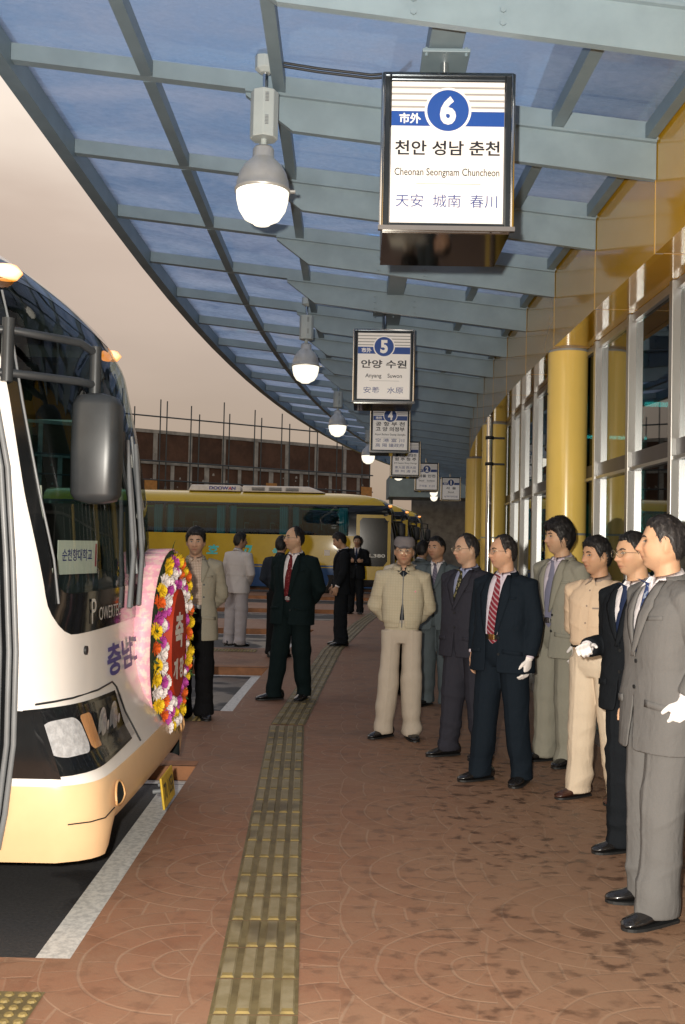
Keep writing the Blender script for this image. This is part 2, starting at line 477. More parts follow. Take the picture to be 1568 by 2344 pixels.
def run(xr, w, h, dz, name, mat, z_off=0):
    mb = MB()
    for i in range(len(BE) - 1):
        y0, y1 = BE[i] + .037, BE[i + 1] - .037; a0, a1 = arc(y0), arc(y1); z = czt(xr) + dz
        mb.hexa([(xr - w + a0, y0, z - h), (xr + w + a0, y0, z - h), (xr + w + a1, y1, z - h), (xr - w + a1, y1, z - h),
                 (xr - w + a0, y0, z), (xr + w + a0, y0, z), (xr + w + a1, y1, z), (xr - w + a1, y1, z)])
    return mb.build(name, mat, canopy)
for xr in (-1.2, -.42, 1.21): run(xr, .035, .09, -.012, 'purlin', M['steel_dark'])
run(1.755, .03, .09, -.012, 'purlin', M['steel_dark'])
# outer edge channel, continuous
mb = MB()
for i in range(len(BE) - 1):
    y0, y1 = BE[i] - .001, BE[i + 1] - .001
    a0, a1 = arc(y0), arc(y1)
    x0, x1 = -2.10, -2.002; z0, z1 = czt(-2.05) - .15, czt(-2.05) + .05
    mb.hexa([(x0 + a0, y0, z0), (x1 + a0, y0, z0), (x1 + a1, y1, z0), (x0 + a1, y1, z0), (x0 + a0, y0, z1), (x1 + a0, y0, z1), (x1 + a1, y1, z1), (x0 + a1, y1, z1)])
mb.build('edge_channel', M['steel_dark'], canopy)
# big box tube the signs hang from
mb = MB()
for i in range(len(BE) - 1):
    y0, y1 = BE[i] + .05, BE[i + 1] - .05; a0, a1 = arc(y0), arc(y1); x0, x1 = .385, .555; z1 = czt(.47) - .012; z0 = z1 - .125
    mb.hexa([(x0 + a0, y0, z0), (x1 + a0, y0, z0), (x1 + a1, y1, z0), (x0 + a1, y1, z0), (x0 + a0, y0, z1), (x1 + a0, y0, z1), (x1 + a1, y1, z1), (x0 + a1, y1, z1)])
mb.build('box_tube', M['steel'], canopy, bevel=.006)
M['panel'] = glassm('canopy_glass', (.80, .88, .98), .03, .05, dirt=.74, deep=(.13, .38, .70))
for i in range(len(BE) - 1):
    y0, y1 = BE[i], BE[i + 1]; a0, a1 = arc(y0), arc(y1)
    mb = MB()
    xs = [-2.04, -1.2, -.42, .47, 1.21, 1.80]
    for j in range(5):
        xa, xb = xs[j] + .006, xs[j + 1] - .006
        p = [(xa + a0, y0 + .006, czt(xa) + .006), (xb + a0, y0 + .006, czt(xb) + .006), (xb + a1, y1 - .006, czt(xb) + .006), (xa + a1, y1 - .006, czt(xa) + .006)]
        mb.hexa(p + [(q[0], q[1], q[2] + .012) for q in p])
    mb.build('glass_panel', M['panel'], canopy)

# ================================================================== TERMINAL
M['seal'] = pbr('white_sealant', (.62, .58, .52), .6)
M['soffit'] = pbr('yellow_soffit', (.60, .32, .02), .10, var=.05, vs=1.2, coat=.5)
M['glass'] = glassm('teal_glass', (.06, .23, .225), .07, .015, f0=.05)
M['inwall'] = pbr('dim_interior', (.05, .065, .06), .8, var=.3, vs=2)
M['tube_light'] = emit('fluorescent_tube', (.85, 1, .95), 6)
term = thing('terminal_building', 'yellow clad bus terminal front with tall aluminium framed windows beside the platform', 'building', (0, 0, 0))
FX, WX, ZS = 1.80, 2.14, 3.335
JY = [Y0 + DB * k for k in range(-3, 26)]
fm = MB(); sm_ = MB()
for i in range(len(JY) - 1):
    y0, y1 = JY[i], JY[i + 1]; a0, a1 = arc(y0), arc(y1); g = .008
    fm.hexa([(FX + a0, y0 + g, ZS), (FX + .05 + a0, y0 + g, ZS), (FX + .05 + a1, y1 - g, ZS), (FX + a1, y1 - g, ZS),
             (FX + a0, y0 + g, 4.3), (FX + .05 + a0, y0 + g, 4.3), (FX + .05 + a1, y1 - g, 4.3), (FX + a1, y1 - g, 4.3)], 0)
    fm.hexa([(FX + .003 + a1, y1 - g, ZS), (FX + .05 + a1, y1 - g, ZS), (FX + .05 + a1, y1 + g, ZS), (FX + .003 + a1, y1 + g, ZS),
             (FX + .003 + a1, y1 - g, 4.3), (FX + .05 + a1, y1 - g, 4.3), (FX + .05 + a1, y1 + g, 4.3), (FX + .003 + a1, y1 + g, 4.3)], 1)
    sm_.hexa([(FX + .052 + a0, y0 + g, ZS + .002), (WX + .1 + a0, y0 + g, ZS + .002), (WX + .1 + a1, y1 - g, ZS + .002), (FX + .052 + a1, y1 - g, ZS + .002),
              (FX + .052 + a0, y0 + g, ZS + .04), (WX + .1 + a0, y0 + g, ZS + .04), (WX + .1 + a1, y1 - g, ZS + .04), (FX + .052 + a1, y1 - g, ZS + .04)], 0)
    sm_.hexa([(FX + .052 + a1, y1 - g, ZS + .004), (WX + .1 + a1, y1 - g, ZS + .004), (WX + .1 + a1, y1 + g, ZS + .004), (FX + .052 + a1, y1 + g, ZS + .004),
              (FX + .052 + a1, y1 - g, ZS + .04), (WX + .1 + a1, y1 - g, ZS + .04), (WX + .1 + a1, y1 + g, ZS + .04), (FX + .052 + a1, y1 + g, ZS + .04)], 1)
fm.build('fascia', [M['yellow'], M['seal']], term)
sm_.build('soffit', [M['soffit'], M['seal']], term)
WY = [2.55 + .99 * k for k in range(40)]
tbs = [MB() for _ in range(5)]
M['darkbar'] = pbr('dark_transom', (.05, .045, .05), .4)
for i, y in enumerate(WY):
    a = arc(y)
    MB().box(WX - .055 + a, WX + .07 + a, y - .032, y + .032, 0, ZS, 0).build('mullion', M['alu'], term, bevel=.004)
    if i + 1 < len(WY):
        y1 = WY[i + 1]; a1 = arc(y1)
        p = [(WX + a, y + .026, .09), (WX + .01 + a, y + .026, .09), (WX + .01 + a1, y1 - .026, .09), (WX + a1, y1 - .026, .09)]
        MB().hexa(p + [(q[0], q[1], ZS - .06) for q in p]).build('window', M['glass'], term)
        for ti, (z0, z1, xo, mi) in enumerate(((2.20, 2.31, -.02, 0), (2.175, 2.199, -.045, 1), (ZS - .059, ZS - .002, -.03, 1), (.0, .089, -.03, 1), (1.02, 1.06, -.03, 1))):
            q = [(WX + xo + a, y + .026, z0), (WX + .03 + a, y + .026, z0), (WX + .03 + a1, y1 - .026, z0), (WX + xo + a1, y1 - .026, z0)]
            tbs[ti].hexa(q + [(r[0], r[1], z1) for r in q], 0)
for tb, nm in zip(tbs, ('transom', 'transom_trim', 'head_rail', 'bottom_rail', 'middle_rail')): tb.build(nm, M['darkbar'] if nm == 'transom' else M['alu'], term)
# rooms behind the glass and the storey above
rb = MB()
for y0 in range(0, 44, 2):
    a = arc(y0 + 1)
    rb.box(7.9 + a, 8.1 + a, y0, y0 + 1.99, 0.01, 4.3, 0)
    rb.box(WX + .12 + a, 7.9 + a, y0, y0 + 1.99, 3.5, 3.56, 0)
rb.box(1.86, 8, -1.2, -1.0, 0, 4.3, 0)
rb.build('interior_wall', M['inwall'], term)
ub = MB(); M['upper'] = pbr('upper_storey_panel', (.055, .075, .115), .3, var=.2, vs=1)
for i in range(len(JY) - 1):
    y0, y1 = JY[i], JY[i + 1]; a0, a1 = arc(y0), arc(y1)
    p = [(2.0 + a0, y0, 4.31), (9 + a0, y0, 4.31), (9 + a1, y1, 4.31), (2.0 + a1, y1, 4.31)]
    ub.hexa(p + [(q[0], q[1], 6.6) for q in p])
ub.build('upper_storey', M['upper'], term)
for y in (5.5, 9, 13, 17):
    for x in (3.6, 5.6): MB().box(x + arc(y), x + 1.1 + arc(y), y, y + .07, 3.44, 3.49).build('interior_light', M['tube_light'], term)
# seats / counter inside, seen dimly
M['counter'] = pbr('counter', (.10, .16, .14), .5)
for y in range(4, 20, 2): MB().box(5.2 + arc(y), 6.0 + arc(y), y, y + 1.5, 0.01, 1.05).build('counter', M['counter'], term)

# columns
M['ring'] = pbr('column_ring', (.30, .31, .30), .5)
M['colyel'] = pbr('yellow_column', (.84, .60, .15), .22, var=.04, vs=1.5, coat=.3)
def column(x, y, r, label):
    c = thing('yellow_column', label, 'column', (x, y, 0), 0, 'yellow columns along the terminal front')
    zj = [.004, 1.72, ZS - .01]
    mb = MB(); mb.lathe([(r, .004), (r, 1.71)], 40); mb.lathe([(r, 1.73), (r, ZS - .02)], 40)
    mb.build('shaft', M['colyel'], c)
    rb = MB(); rb.lathe([(r - .004, 1.708), (r - .004, 1.732)], 40); rb.lathe([(r - .004, ZS - .022), (r - .004, ZS + .001)], 40)
    rb.build('joint_ring', M['ring'], c)
    mb = MB(); mb.tube([(-r - .001, -.02, 2.95), (-r - .012, -.02, 2.95)], .008, 8); mb.build('stud', M['black'], c)
column(1.965, 8.95, .175, 'yellow clad round column nearest the camera, rising behind the man in a light grey suit')
column(2.135, 14.4, .175, 'yellow round column partly behind the shiny steel drain pipe')
column(2.62, 20.1, .19, 'third yellow round column, just left of the steel drain pipe')
column(3.30, 25.8, .19, 'fourth yellow column far along the terminal front, mostly hidden')
column(4.25, 31.5, .19, 'farthest yellow column near the dim end of the platform')

p = thing('drain_pipe', 'shiny steel drain pipe clamped in front of a yellow column', 'pipe', (1.95, 13.6, 0))
MB().tube([(0, 0, .003), (0, 0, 3.33)], .040, 20).build('pipe', M['chrome'], p)
for z in (1.0, 2.7, 3.05):
    mb = MB()
    mb.lathe([(.041, z - .02), (.056, z - .02), (.056, z + .02), (.041, z + .02)], 20)
    mb.box(.05, .20, -.015, .015, z - .012, z + .012)
    mb.build('clamp', M['black'], p)
# ================================================================== BAY SIGNS
t = MT('sign_white', .35); t.color((.80, .77, .73)); t.b.inputs['Emission Color'].default_value = (1, .95, .9, 1); t.b.inputs['Emission Strength'].default_value = .12
M['signw'] = t.m
M['sblue'] = pbr('sign_blue', (.018, .075, .33), .35, var=.02)
M['sgrey'] = pbr('sign_grey', (.36, .35, .34), .4, var=.02)
M['sblack'] = pbr('sign_black', (.012, .012, .02), .4, var=.02)
M['snavy'] = pbr('sign_navy', (.03, .06, .25), .4, var=.02)
M['sframe'] = pbr('sign_frame', (.05, .06, .07), .2, .6, var=.1)
M['mirror'] = pbr('mirror_base', (.45, .45, .42), .06, 1, var=.03)
SW, SH, SD = .308, .378, .29        # half width, half height, half depth
def sign(x, y, z, num, kor, eng, han, label, rz=0):
    s = thing('bay_sign', label, 'sign', (x, y, z), rz, 'numbered bay signs hanging in a row')
    fr = MB()
    e = .03
    for sx in (-1, 1):
        for sy in (-1, 1):
            fr.box(sx * SW - (e if sx > 0 else 0), sx * SW + (e if sx < 0 else 0), sy * SD - (e if sy > 0 else 0), sy * SD + (e if sy < 0 else 0), -SH, SH, 0)
    for zz in (-SH, SH - e):
        for sy in (-1, 1):
            fr.box(-SW + e, SW - e, sy * SD - (e if sy > 0 else 0), sy * SD + (e if sy < 0 else 0), zz, zz + e, 0)
        for sx in (-1, 1):
            fr.box(sx * SW - (e if sx > 0 else 0), sx * SW + (e if sx < 0 else 0), -SD + e, SD - e, zz, zz + e, 0)
    fr.build('frame', [M['sframe']], s, bevel=.006)
    ch = MB()
    for sx in (-1, 1): ch.tube([(sx * (SW + .006), -SD - .004, -SH), (sx * (SW + .006), -SD - .004, SH)], .010, 8)
    ch.box(-SW - .02, SW + .02, -SD - .022, -SD + .004, -SH - .012, -SH + .010)
    ch.box(-SW - .005, SW + .005, -SD - .008, -SD - .001, SH - .008, SH + .006)
    ch.build('chrome_trim', M['chrome'], s)
    MB().box(-SW + .002, SW - .002, -SD + .006, SD - .002, -SH - .02, -SH - .013).build('mirror_base', M['mirror'], s)
    MB().box(-SW + .01, SW - .01, -SD + .01, SD - .01, SH - .028, SH - .004).build('top_plate', M['sframe'], s)
    for k, (axis, sg) in enumerate((('x', -1), ('x', 1), ('y', 1))):
        q = MB()
        if axis == 'x': q.box(sg * (SW - .014) - .004, sg * (SW - .014) + .004, -SD + e, SD - e, -SH + e, SH - e)
        else: q.box(-SW + e, SW - e, SD - .018, SD - .010, -SH + e, SH - e)
        q.build('side_panel', M['signw'], s)
    yf = -SD + .010
    W, H = .545, .69
    fp = MB(); fp.box(-W / 2, W / 2, yf, yf + .01, -H / 2, H / 2)
    face = fp.build('face_panel', M['signw'], s)
    # printing, about a millimetre proud of the panel
    def fx(u): return (u - .5) * W
    def fz(v): return (.5 - v) * H
    y1, y2, y3 = yf - .0012, yf - .0024, yf - .0036
    for k in range(4):
        g = MB(); z0 = fz(.035 + k * .046); g.add([(-W / 2, y1, z0 - .010), (W / 2, y1, z0 - .010), (W / 2, y1, z0), (-W / 2, y1, z0)], [(0, 1, 2, 3)]); g.build('grey_stripe', M['sgrey'], face)
    g = MB(); g.add([(fx(.23), y1, fz(.727)), (fx(.8), y1, fz(.727)), (fx(.8), y1, fz(.722)), (fx(.23), y1, fz(.722))], [(0, 1, 2, 3)])
    g.build('divider', M['sgrey'], face)
    b = MB(); b.add([(-W / 2, y1, fz(.315)), (W / 2, y1, fz(.315)), (W / 2, y1, fz(.21)), (-W / 2, y1, fz(.21))], [(0, 1, 2, 3)], 0)
    def disc(r, yy, m):
        b.add([(fx(.5) + r * math.cos(a), yy, fz(.205) + r * math.sin(a)) for a in [2 * math.pi * i / 48 for i in range(48)]], [tuple(range(48))], m)
    disc(.113, y2, 1); disc(.101, y3, 0)
    b.build('number_disc', [M['sblue'], M['signw']], face)
    text_mb(num, fx(.5), fz(.205), (.078 if num != '1' else .04), .140, .045, y=yf - .005).build('numeral', M['signw'], face)
    text_mb('市外', fx(.165), fz(.262), .105, .052, .03, y=yf - .0036).build('lettering', M['signw'], face)
    for rows_, bold_, mat_ in ((kor, .022, 'sblack'), (eng, .010, 'sblack'), (han, .002, 'snavy')):
        for (tx, v, w_, h_) in rows_: text_mb(tx, 0, fz(v), w_ * W, h_ * H, bold_, y=y1).build('lettering', M[mat_], face)
    # hanger
    top = czt(.47) - .137 - z
    MB().tube([(0, 0, SH + .001), (0, 0, top - .03)], .022, 16).build('hanger_rod', M['chrome'], s)
    hp = MB(); hp.box(-.12, .12, -.13, .13, top - .03, top - .012); MB().box(-.09, .09, -.06, .06, SH + .001, SH + .03).build('top_bracket', M['steel'], s, bevel=.003)
    for sx in (-1, 1):
        for sy in (-1, 1): hp.tube([(sx * .1, sy * .11, top - .045), (sx * .1, sy * .11, top - .001)], .009, 8)
    hp.build('hanger_plate', M['steel'], s, bevel=.003)
    return s
SY = [4.86 + SD + 5.7 * k for k in range(6)]
sx = lambda k: .485 + arc(SY[k])
ZSG = 3.455
sign(sx(0) - .01, SY[0], ZSG + .045, '6', [('천안 성남 춘천', .47, .93, .105)], [('Cheonan Seongnam Chuncheon', .648, .93, .07)], [('天安  城南  春川', .845, .90, .092)], 'hanging white bay sign with a blue 6, the largest and nearest', R(-1))
sign(sx(1) - .11, SY[1], ZSG, '5', [('안양 수원', .47, .87, .125)], [('Anyang    Suwon', .655, .70, .08)], [('安養   水原', .865, .76, .095)], 'hanging white bay sign with a blue 5, behind the largest sign', R(-1))
sign(sx(2) - 0.08, SY[2], ZSG, '4', [('공 항 부 천', .40, .85, .10), ('고 양 의정부', .52, .85, .10)], [('Airport Bucheon Goyang Uijeongbu', .65, .9, .06)], [('空 港 富 川', .78, .84, .085), ('高 陽 議政府', .895, .84, .085)], 'hanging bay sign with a blue 4, third in the row')
sign(sx(3) - 0.11, SY[3], ZSG, '3', [('동대전 서대전', .40, .85, .10), ('원 주 청 주', .52, .85, .10)], [('E/W Daejeon Wonju Cheongju', .65, .9, .06)], [('東大田 西大田', .78, .84, .085), ('原 州 清 州', .895, .84, .085)], 'hanging bay sign whose number 3 is hidden behind the sign before it')
sign(sx(4) - 0.14, SY[4], ZSG, '2', [('서울 인천', .47, .85, .115)], [('Seoul    Incheon', .655, .8, .07)], [('구의동  仁川', .865, .80, .09)], 'small distant bay sign with a blue 2')
sign(sx(5) - 0.17, SY[5], ZSG, '1', [('서  울', .47, .6, .115)], [('Seoul', .655, .35, .07)], [('남부터미널', .865, .80, .09)], 'farthest bay sign with a blue 1, the smallest of the row')

# ================================================================== PENDANT LAMPS
M['globe'] = emit('lit_globe', (1.0, .92, .74), 1.2)
M['globe_top'] = emit('lit_globe_rim', (1, .8, .6), 1.2)
M['bell'] = pbr('frosted_aluminium', (.52, .52, .50), .4, .55, var=.1)
M['ballast'] = pbr('grey_enamel', (.40, .45, .45), .4, var=.04)
def lamp(x, y, label, lit=True, ztop=4.375, conduit=True):
    zb = 3.385                                  # bottom of the globe
    l = thing('pendant_lamp', label, 'lamp', (x, y, zb), 0, 'bell shaped lamps hanging from the canopy')
    r = .153
    MB().lathe([(.001, 0), (.045, .002), (.052, .010), (.10, .035), (.132, .085), (.146, .14), (.150, .19)], 36).build('globe', M['globe'], l)
    mb = MB(); mb.lathe([(.151, .185), (.158, .188), (.158, .203), (.150, .21), (.147, .245), (.132, .295), (.105, .34), (.072, .372), (.062, .385), (.060, .43), (.05, .445), (.001, .446)], 36)
    mb.box(.155, .185, -.012, .012, .188, .2)
    mb.build('bell', M['bell'], l)
    bb = MB()
    bb.lathe([(.001, .49), (.078, .49), (.080, .495), (.080, .755), (.078, .76), (.001, .76)], 8, smooth=False)
    bb.tube([(0, 0, .44), (0, 0, .495)], .018, 12)
    bx = bb.build('ballast_box', M['ballast'], l, bevel=.004)
    for z in (.55, .68):
        vb = MB()
        for k in range(7): vb.box(-.004 + .0, .030, -.0762, -.0742, z + k * .008, z + k * .008 + .004)
        vb.build('vent_slots', M['grey'], bx)
    top = ztop - zb
    MB().tube([(0, 0, .755), (0, 0, top - .10)], .014, 12).build('hanger_rod', M['chrome'], l)
    mb = MB(); mb.lathe([(.03, top - .12), (.06, top - .10), (.06, top - .02), (.05, top)], 8, smooth=False); mb.tube([(.05, 0, top - .06), (.10, 0, top - .06)], .02, 10)
    mb.build('mount', M['ballast'], l, bevel=.003)
    if conduit:
        cb = MB()
        for o in (0, .02):
            cb.tube([(.09, 0, top - .055 - o), (.3, 0, top - .085 - o), (.6, .0, top - .115 - o), (.76, 0, top - .10 - o), (.83, 0, top - .03 - o)], .008, 8)
        cb.build('conduit', M['black'], l)
    return l
LY = [5.68 + 5.7 * k for k in range(6)]
names = ['lit bell lamp nearest the camera, left of the sign with the 6', 'lit bell lamp second from the camera, left of the sign with the 5', 'lit bell lamp third from the camera, above the air conditioner of the yellow bus',
         'lit bell lamp half hidden behind the sign with the 4', 'small lit bell lamp left of the sign with the 2', 'tiny lit bell lamp among the farthest of the row']
for k in range(6): lamp(-.49 + arc(LY[k]), LY[k] if k else 5.70, names[k])
lamp(3.35, 37.5, 'tiny lit bell lamp right under the sign with the 2', conduit=False)
lamp(3.72, 41.5, 'tiny lit bell lamp lowest of all, in front of the grey end wall', conduit=False)
# ================================================================== COACHES
def lerp_tab(tab, z):
    if z <= tab[0][0]: return tab[0][1]
    for (a, b), (c, d) in zip(tab, tab[1:]):
        if z <= c: return b + (d - b) * (z - a) / (c - a)
    return tab[-1][1]
XF = [(.28, .02), (.36, .03), (.50, .032), (.60, .015), (.75, -.07), (.95, -.13), (1.15, -.15), (1.48, -.16), (1.92, -.195), (2.32, -.265), (2.75, -.36), (2.95, -.48), (3.08, -.64), (3.18, -.88), (3.26, -1.25), (3.32, -2.0)]
SEAL = [(.28, -.46), (.55, -.40), (.9, -.375), (1.2, -.37), (1.48, -.40), (1.92, -.43), (2.3, -.50), (2.7, -.62)]
WT = [(.28, 1.20), (.5, 1.245), (1.6, 1.25), (2.4, 1.24), (2.86, 1.215), (3.0, 1.16), (3.12, 1.05), (3.2, .92), (3.27, .74), (3.32, .35)]
LEN = 11.6
def bulge(q, z):
    k = min(1, max(0, (z - .55) / .45)); return (.02 + .04 * k) * q ** 2 + (.19 - .03 * k) * q ** (20 - 12 * k)
def front(y, z, off=0.0):
    w = lerp_tab(WT, z); q = min(1.0, abs(y) / w)
    bul = bulge(q, z)
    x = lerp_tab(XF, z) - bul
    zo = z
    if z < .50 and q < .86: z = z + (.50 - z) * .62 * (1 - max(0, (q - .79) / .07)) if q > .79 else z + (.50 - z) * .62
    if off:
        e = .01
        def S(yy, zz):
            ww = lerp_tab(WT, zz); qq = min(1.0, abs(yy) / ww); return lerp_tab(XF, zz) - bulge(qq, zz)
        nx = 1.0; ny = -(S(y + e, z) - S(y - e, z)) / (2 * e); nz = -(S(y, z + e) - S(y, z - e)) / (2 * e)
        ny = max(-1.5, min(1.5, ny)); nz = max(-1.5, min(1.5, nz))
        k = off / math.sqrt(nx * nx + ny * ny + nz * nz); return (x + nx * k, y + ny * k, z + nz * k)
    return (x, y, z)
def rrect(y0, y1, z0, z1, r, n=8):
    """rounded rectangle outline, counter-clockwise seen from the front (+x)"""
    out = []
    for cy, cz, a0 in ((y1 - r, z1 - r, 0), (y0 + r, z1 - r, 90), (y0 + r, z0 + r, 180), (y1 - r, z0 + r, 270)):
        for i in range(n + 1):
            a = R(a0 + 90 * i / n); out.append((cy + r * math.cos(a), cz + r * math.sin(a)))
    # extra points along the straight runs
    res = []
    for i in range(len(out)):
        a, b = out[i], out[(i + 1) % len(out)]; d = math.hypot(b[0] - a[0], b[1] - a[1]); k = max(1, int(d / .08))
        for j in range(k): res.append((a[0] + (b[0] - a[0]) * j / k, a[1] + (b[1] - a[1]) * j / k))
    return res
def patch(mb, outline, off, m=0, rings=10, hole=None):
    n = len(outline); cy = sum(p[0] for p in outline) / n; cz = sum(p[1] for p in outline) / n
    vs = []; fs = []
    if hole:
        for s in (0, .5, 1): vs += [front(a[0] + (b[0] - a[0]) * s, a[1] + (b[1] - a[1]) * s, off) for a, b in zip(outline, hole)]
        kk = 2
    else:
        for i in range(rings): vs += [front(cy + (p[0] - cy) * (1 - i / rings), cz + (p[1] - cz) * (1 - i / rings), off) for p in outline]
        vs.append(front(cy, cz, off)); kk = rings - 1
    for i in range(kk): fs += [(i * n + j, i * n + (j + 1) % n, (i + 1) * n + (j + 1) % n, (i + 1) * n + j) for j in range(n)]
    if not hole: fs += [((rings - 1) * n + j, (rings - 1) * n + (j + 1) % n, rings * n) for j in range(n)]
    return mb.add(vs, fs, m, True)
def resample(pl, n):
    L = [0]
    for i in range(len(pl)): a, b = pl[i], pl[(i + 1) % len(pl)]; L.append(L[-1] + math.hypot(b[0] - a[0], b[1] - a[1]))
    out = []
    for k in range(n):
        s = L[-1] * k / n; i = max(j for j in range(len(pl)) if L[j] <= s); a, b = pl[i], pl[(i + 1) % len(pl)]; f = (s - L[i]) / max(1e-9, L[i + 1] - L[i])
        out.append((a[0] + (b[0] - a[0]) * f, a[1] + (b[1] - a[1]) * f))
    return out

M['coachglass'] = glassm('coach_glass', (.17, .40, .44), .03, .02)
M['windscreen'] = glassm('windscreen_glass', (.60, .66, .63), .02, .02, kf=.45)
M['tyre'] = pbr('tyre', (.02, .02, .02), .8)
M['seatcloth'] = pbr('seat_cloth', (.05, .05, .06), .9, var=.3)
M['curtain'] = pbr('teal_curtain', (.20, .58, .62), .8, var=.15, vs=3, stretch=(8, 8, .3))
M['headrest'] = pbr('headrest_cover', (.35, .33, .31), .8)
M['lens'] = glassm('clear_lens', (.92, .93, .95), .03, .05)
M['amber'] = emit('amber_lamp', (1.0, .30, .02), 1.6)
M['amberoff'] = pbr('amber_lens', (.62, .30, .12), .15, coat=.5)
M['reflector'] = pbr('lamp_reflector', (.62, .61, .60), .2, .15, var=.2, vs=40, bump=.5, bs=40, coat=.6)
M['dash'] = pbr('dashboard', (.045, .055, .055), .7)
M['coachfloor'] = pbr('coach_floor', (.06, .06, .06), .8)

def coach(name, label, cat, loc, body, lower, zsplit, group=None, stripe=None, dark=False, detail=True):
    o = thing(name, label, cat, loc, 0, group)
    zs = [.28, .32, .40, zsplit - .02, zsplit, .80, .90, 1.0, 1.2, 1.34, 1.56, 1.93, 2.2, 2.5, 2.68, 2.86, 2.92, 3.0, 3.06, 3.12, 3.17, 3.21, 3.25, 3.29, 3.32]
    zs = sorted(set(round(z, 3) for z in zs))
    # side stations: window bays between pillars
    wins = [(-11.2, -9.75), (-9.67, -7.75), (-7.67, -5.75), (-5.67, -3.75), (-3.67, -1.85)]
    door = (-1.5, -.60)
    xs = [-LEN, -11.3] + [v for w in wins for v in w] + [-1.7, door[0], door[1]]
    NF = 64
    ts = [-1 + 2 * i / NF for i in range(NF + 1)]
    rows = []
    for z in zs:
        w = lerp_tab(WT, z); fr = [front(t * w, z) for t in ts]
        xc = fr[0][0]
        sc = lambda x: x if xc > -.5 or x < -3 else min(x, xc - .02 - (0 if x < -1.6 else 0))
        right = [(min(lerp_tab(SEAL, z), xc - .012) if i == len(xs) - 1 else min(x, xc - .14 - .01 * (len(xs) - i)), -w, z) for i, x in enumerate(xs)]
        left = [(p[0], w, z) for p in right[::-1]]
        rows.append(right + fr + left)
    nx = len(xs); n = len(rows[0])
    vs = [p for r in rows for p in r]
    shell = MB(); shell.v = [tuple(p) for p in vs]
    glassR, glassL, doorf = {}, {}, []
    for j in range(len(zs) - 1):
        zm = (zs[j] + zs[j + 1]) / 2
        for i in range(n - 1):
            q = (j * n + i, j * n + i + 1, (j + 1) * n + i + 1, (j + 1) * n + i)
            side = None; k = None
            if i < nx - 1: side = 'R'; xm = (xs[i] + xs[i + 1]) / 2
            elif i >= nx + NF + 1: side = 'L'; k2 = n - 2 - i; xm = (xs[k2] + xs[k2 + 1]) / 2
            if side and 1.93 < zm < 2.86:
                hit = [wi for wi, (a, b) in enumerate(wins) if a < xm < b]
                if hit: (glassR if side == 'R' else glassL).setdefault(hit[0], []).append(q); continue
            if side == 'R' and .32 < zm < 2.68 and i == nx - 2: doorf.append(q); continue
            if side == 'L' and 1.93 < zm < 2.5 and door[0] < xm < door[1]: glassL.setdefault(9, []).append(q); continue
            if side is None:
                y = (vs[q[0]][1] + vs[q[1]][1]) / 2
                if 1.34 < zm < 2.92 and abs(y) < (1.10 if zm < 1.6 else 1.15 if zm < 1.95 else 1.19) * lerp_tab(WT, zm) / 1.25: continue    # windscreen opening
            mi = 1 if zm < zsplit else 0
            if side and 1.93 < zm < 2.92: mi = 2      # dark pillars and cant rail between the windows
            if side is None and dark and zm > 1.2 and zm < 3.0: mi = 2
            shell.f.append(q); shell.mi.append(mi); shell.sm.append(True)
    # rear and roof caps
    top = len(zs) - 1
    shell.f.append(tuple(top * n + i for i in range(n))); shell.mi.append(0); shell.sm.append(False)
    for j in range(len(zs) - 1):
        shell.f.append((j * n, (j + 1) * n, (j + 1) * n + n - 1, j * n + n - 1)); shell.mi.append(0 if zs[j] >= zsplit else 1); shell.sm.append(False)
    bo = shell.build('body', [body, lower, M['blackgloss']], o)
    for gd, sgn in ((glassR, -1), (glassL, 1)):
        for wi, qs in gd.items():
            g = MB(); g.v = list(shell.v); g.f = qs; g.mi = [0] * len(qs); g.sm = [True] * len(qs)
            me = g.mesh('side_window', M['coachglass'])
            bm = bmesh.new(); bm.from_mesh(me); bmesh.ops.delete(bm, geom=[v for v in bm.verts if not v.link_faces], context='VERTS'); bm.to_mesh(me); bm.free()
            w_ = bpy.data.objects.new('side_window', me); COL.objects.link(w_); w_.parent = o
    # windscreen: black surround with the glass inside
    outl = rrect(-1.175, 1.175, 1.25, 2.99, .18); hole = rrect(-1.12, 1.12, 1.44, 2.88, .10)
    widen = lambda pl: [(y * (.955 + .075 * min(1, max(0, (z - 1.3) / .6))), z) for y, z in pl]
    outl, hole = widen(outl), widen(hole)
    N = 160
    def aligned(pl):
        pl = resample(pl, 400); ang = lambda p, c: math.atan2(p[1] - c[1], p[0] - c[0])
        return pl
    c0 = (0, 2.1)
    def radial(pl):
        out = []
        P = resample(pl, 800)
        A = [math.atan2((p[1] - c0[1]) * 1.3, p[0] - c0[0]) for p in P]
        for k in range(N):
            a = -math.pi + 2 * math.pi * (k + .5) / N
            i = min(range(len(P)), key=lambda q: abs(math.atan2(math.sin(A[q] - a), math.cos(A[q] - a)))); out.append(P[i])
        return out
    ro, rh = radial(outl), radial(hole)
    sur = MB(); patch(sur, ro, .006, 0, hole=rh)
    surround = sur.build('windscreen_surround', M['blackgloss'], o)
    gm = MB(); patch(gm, rh, .004, 0, rings=14)
    gm.build('windscreen', M['windscreen'], o)
    # seal lines down both sides of the glass
    for s in (-1, 1): MB().tube([front(s * q, z, .010) for q, z in ((1.075, 1.40), (1.095, 1.6), (1.15, 1.9), (1.165, 2.3), (1.15, 2.6), (1.13, 2.8))], .006, 6).build('window_seal', M['grey'], surround)
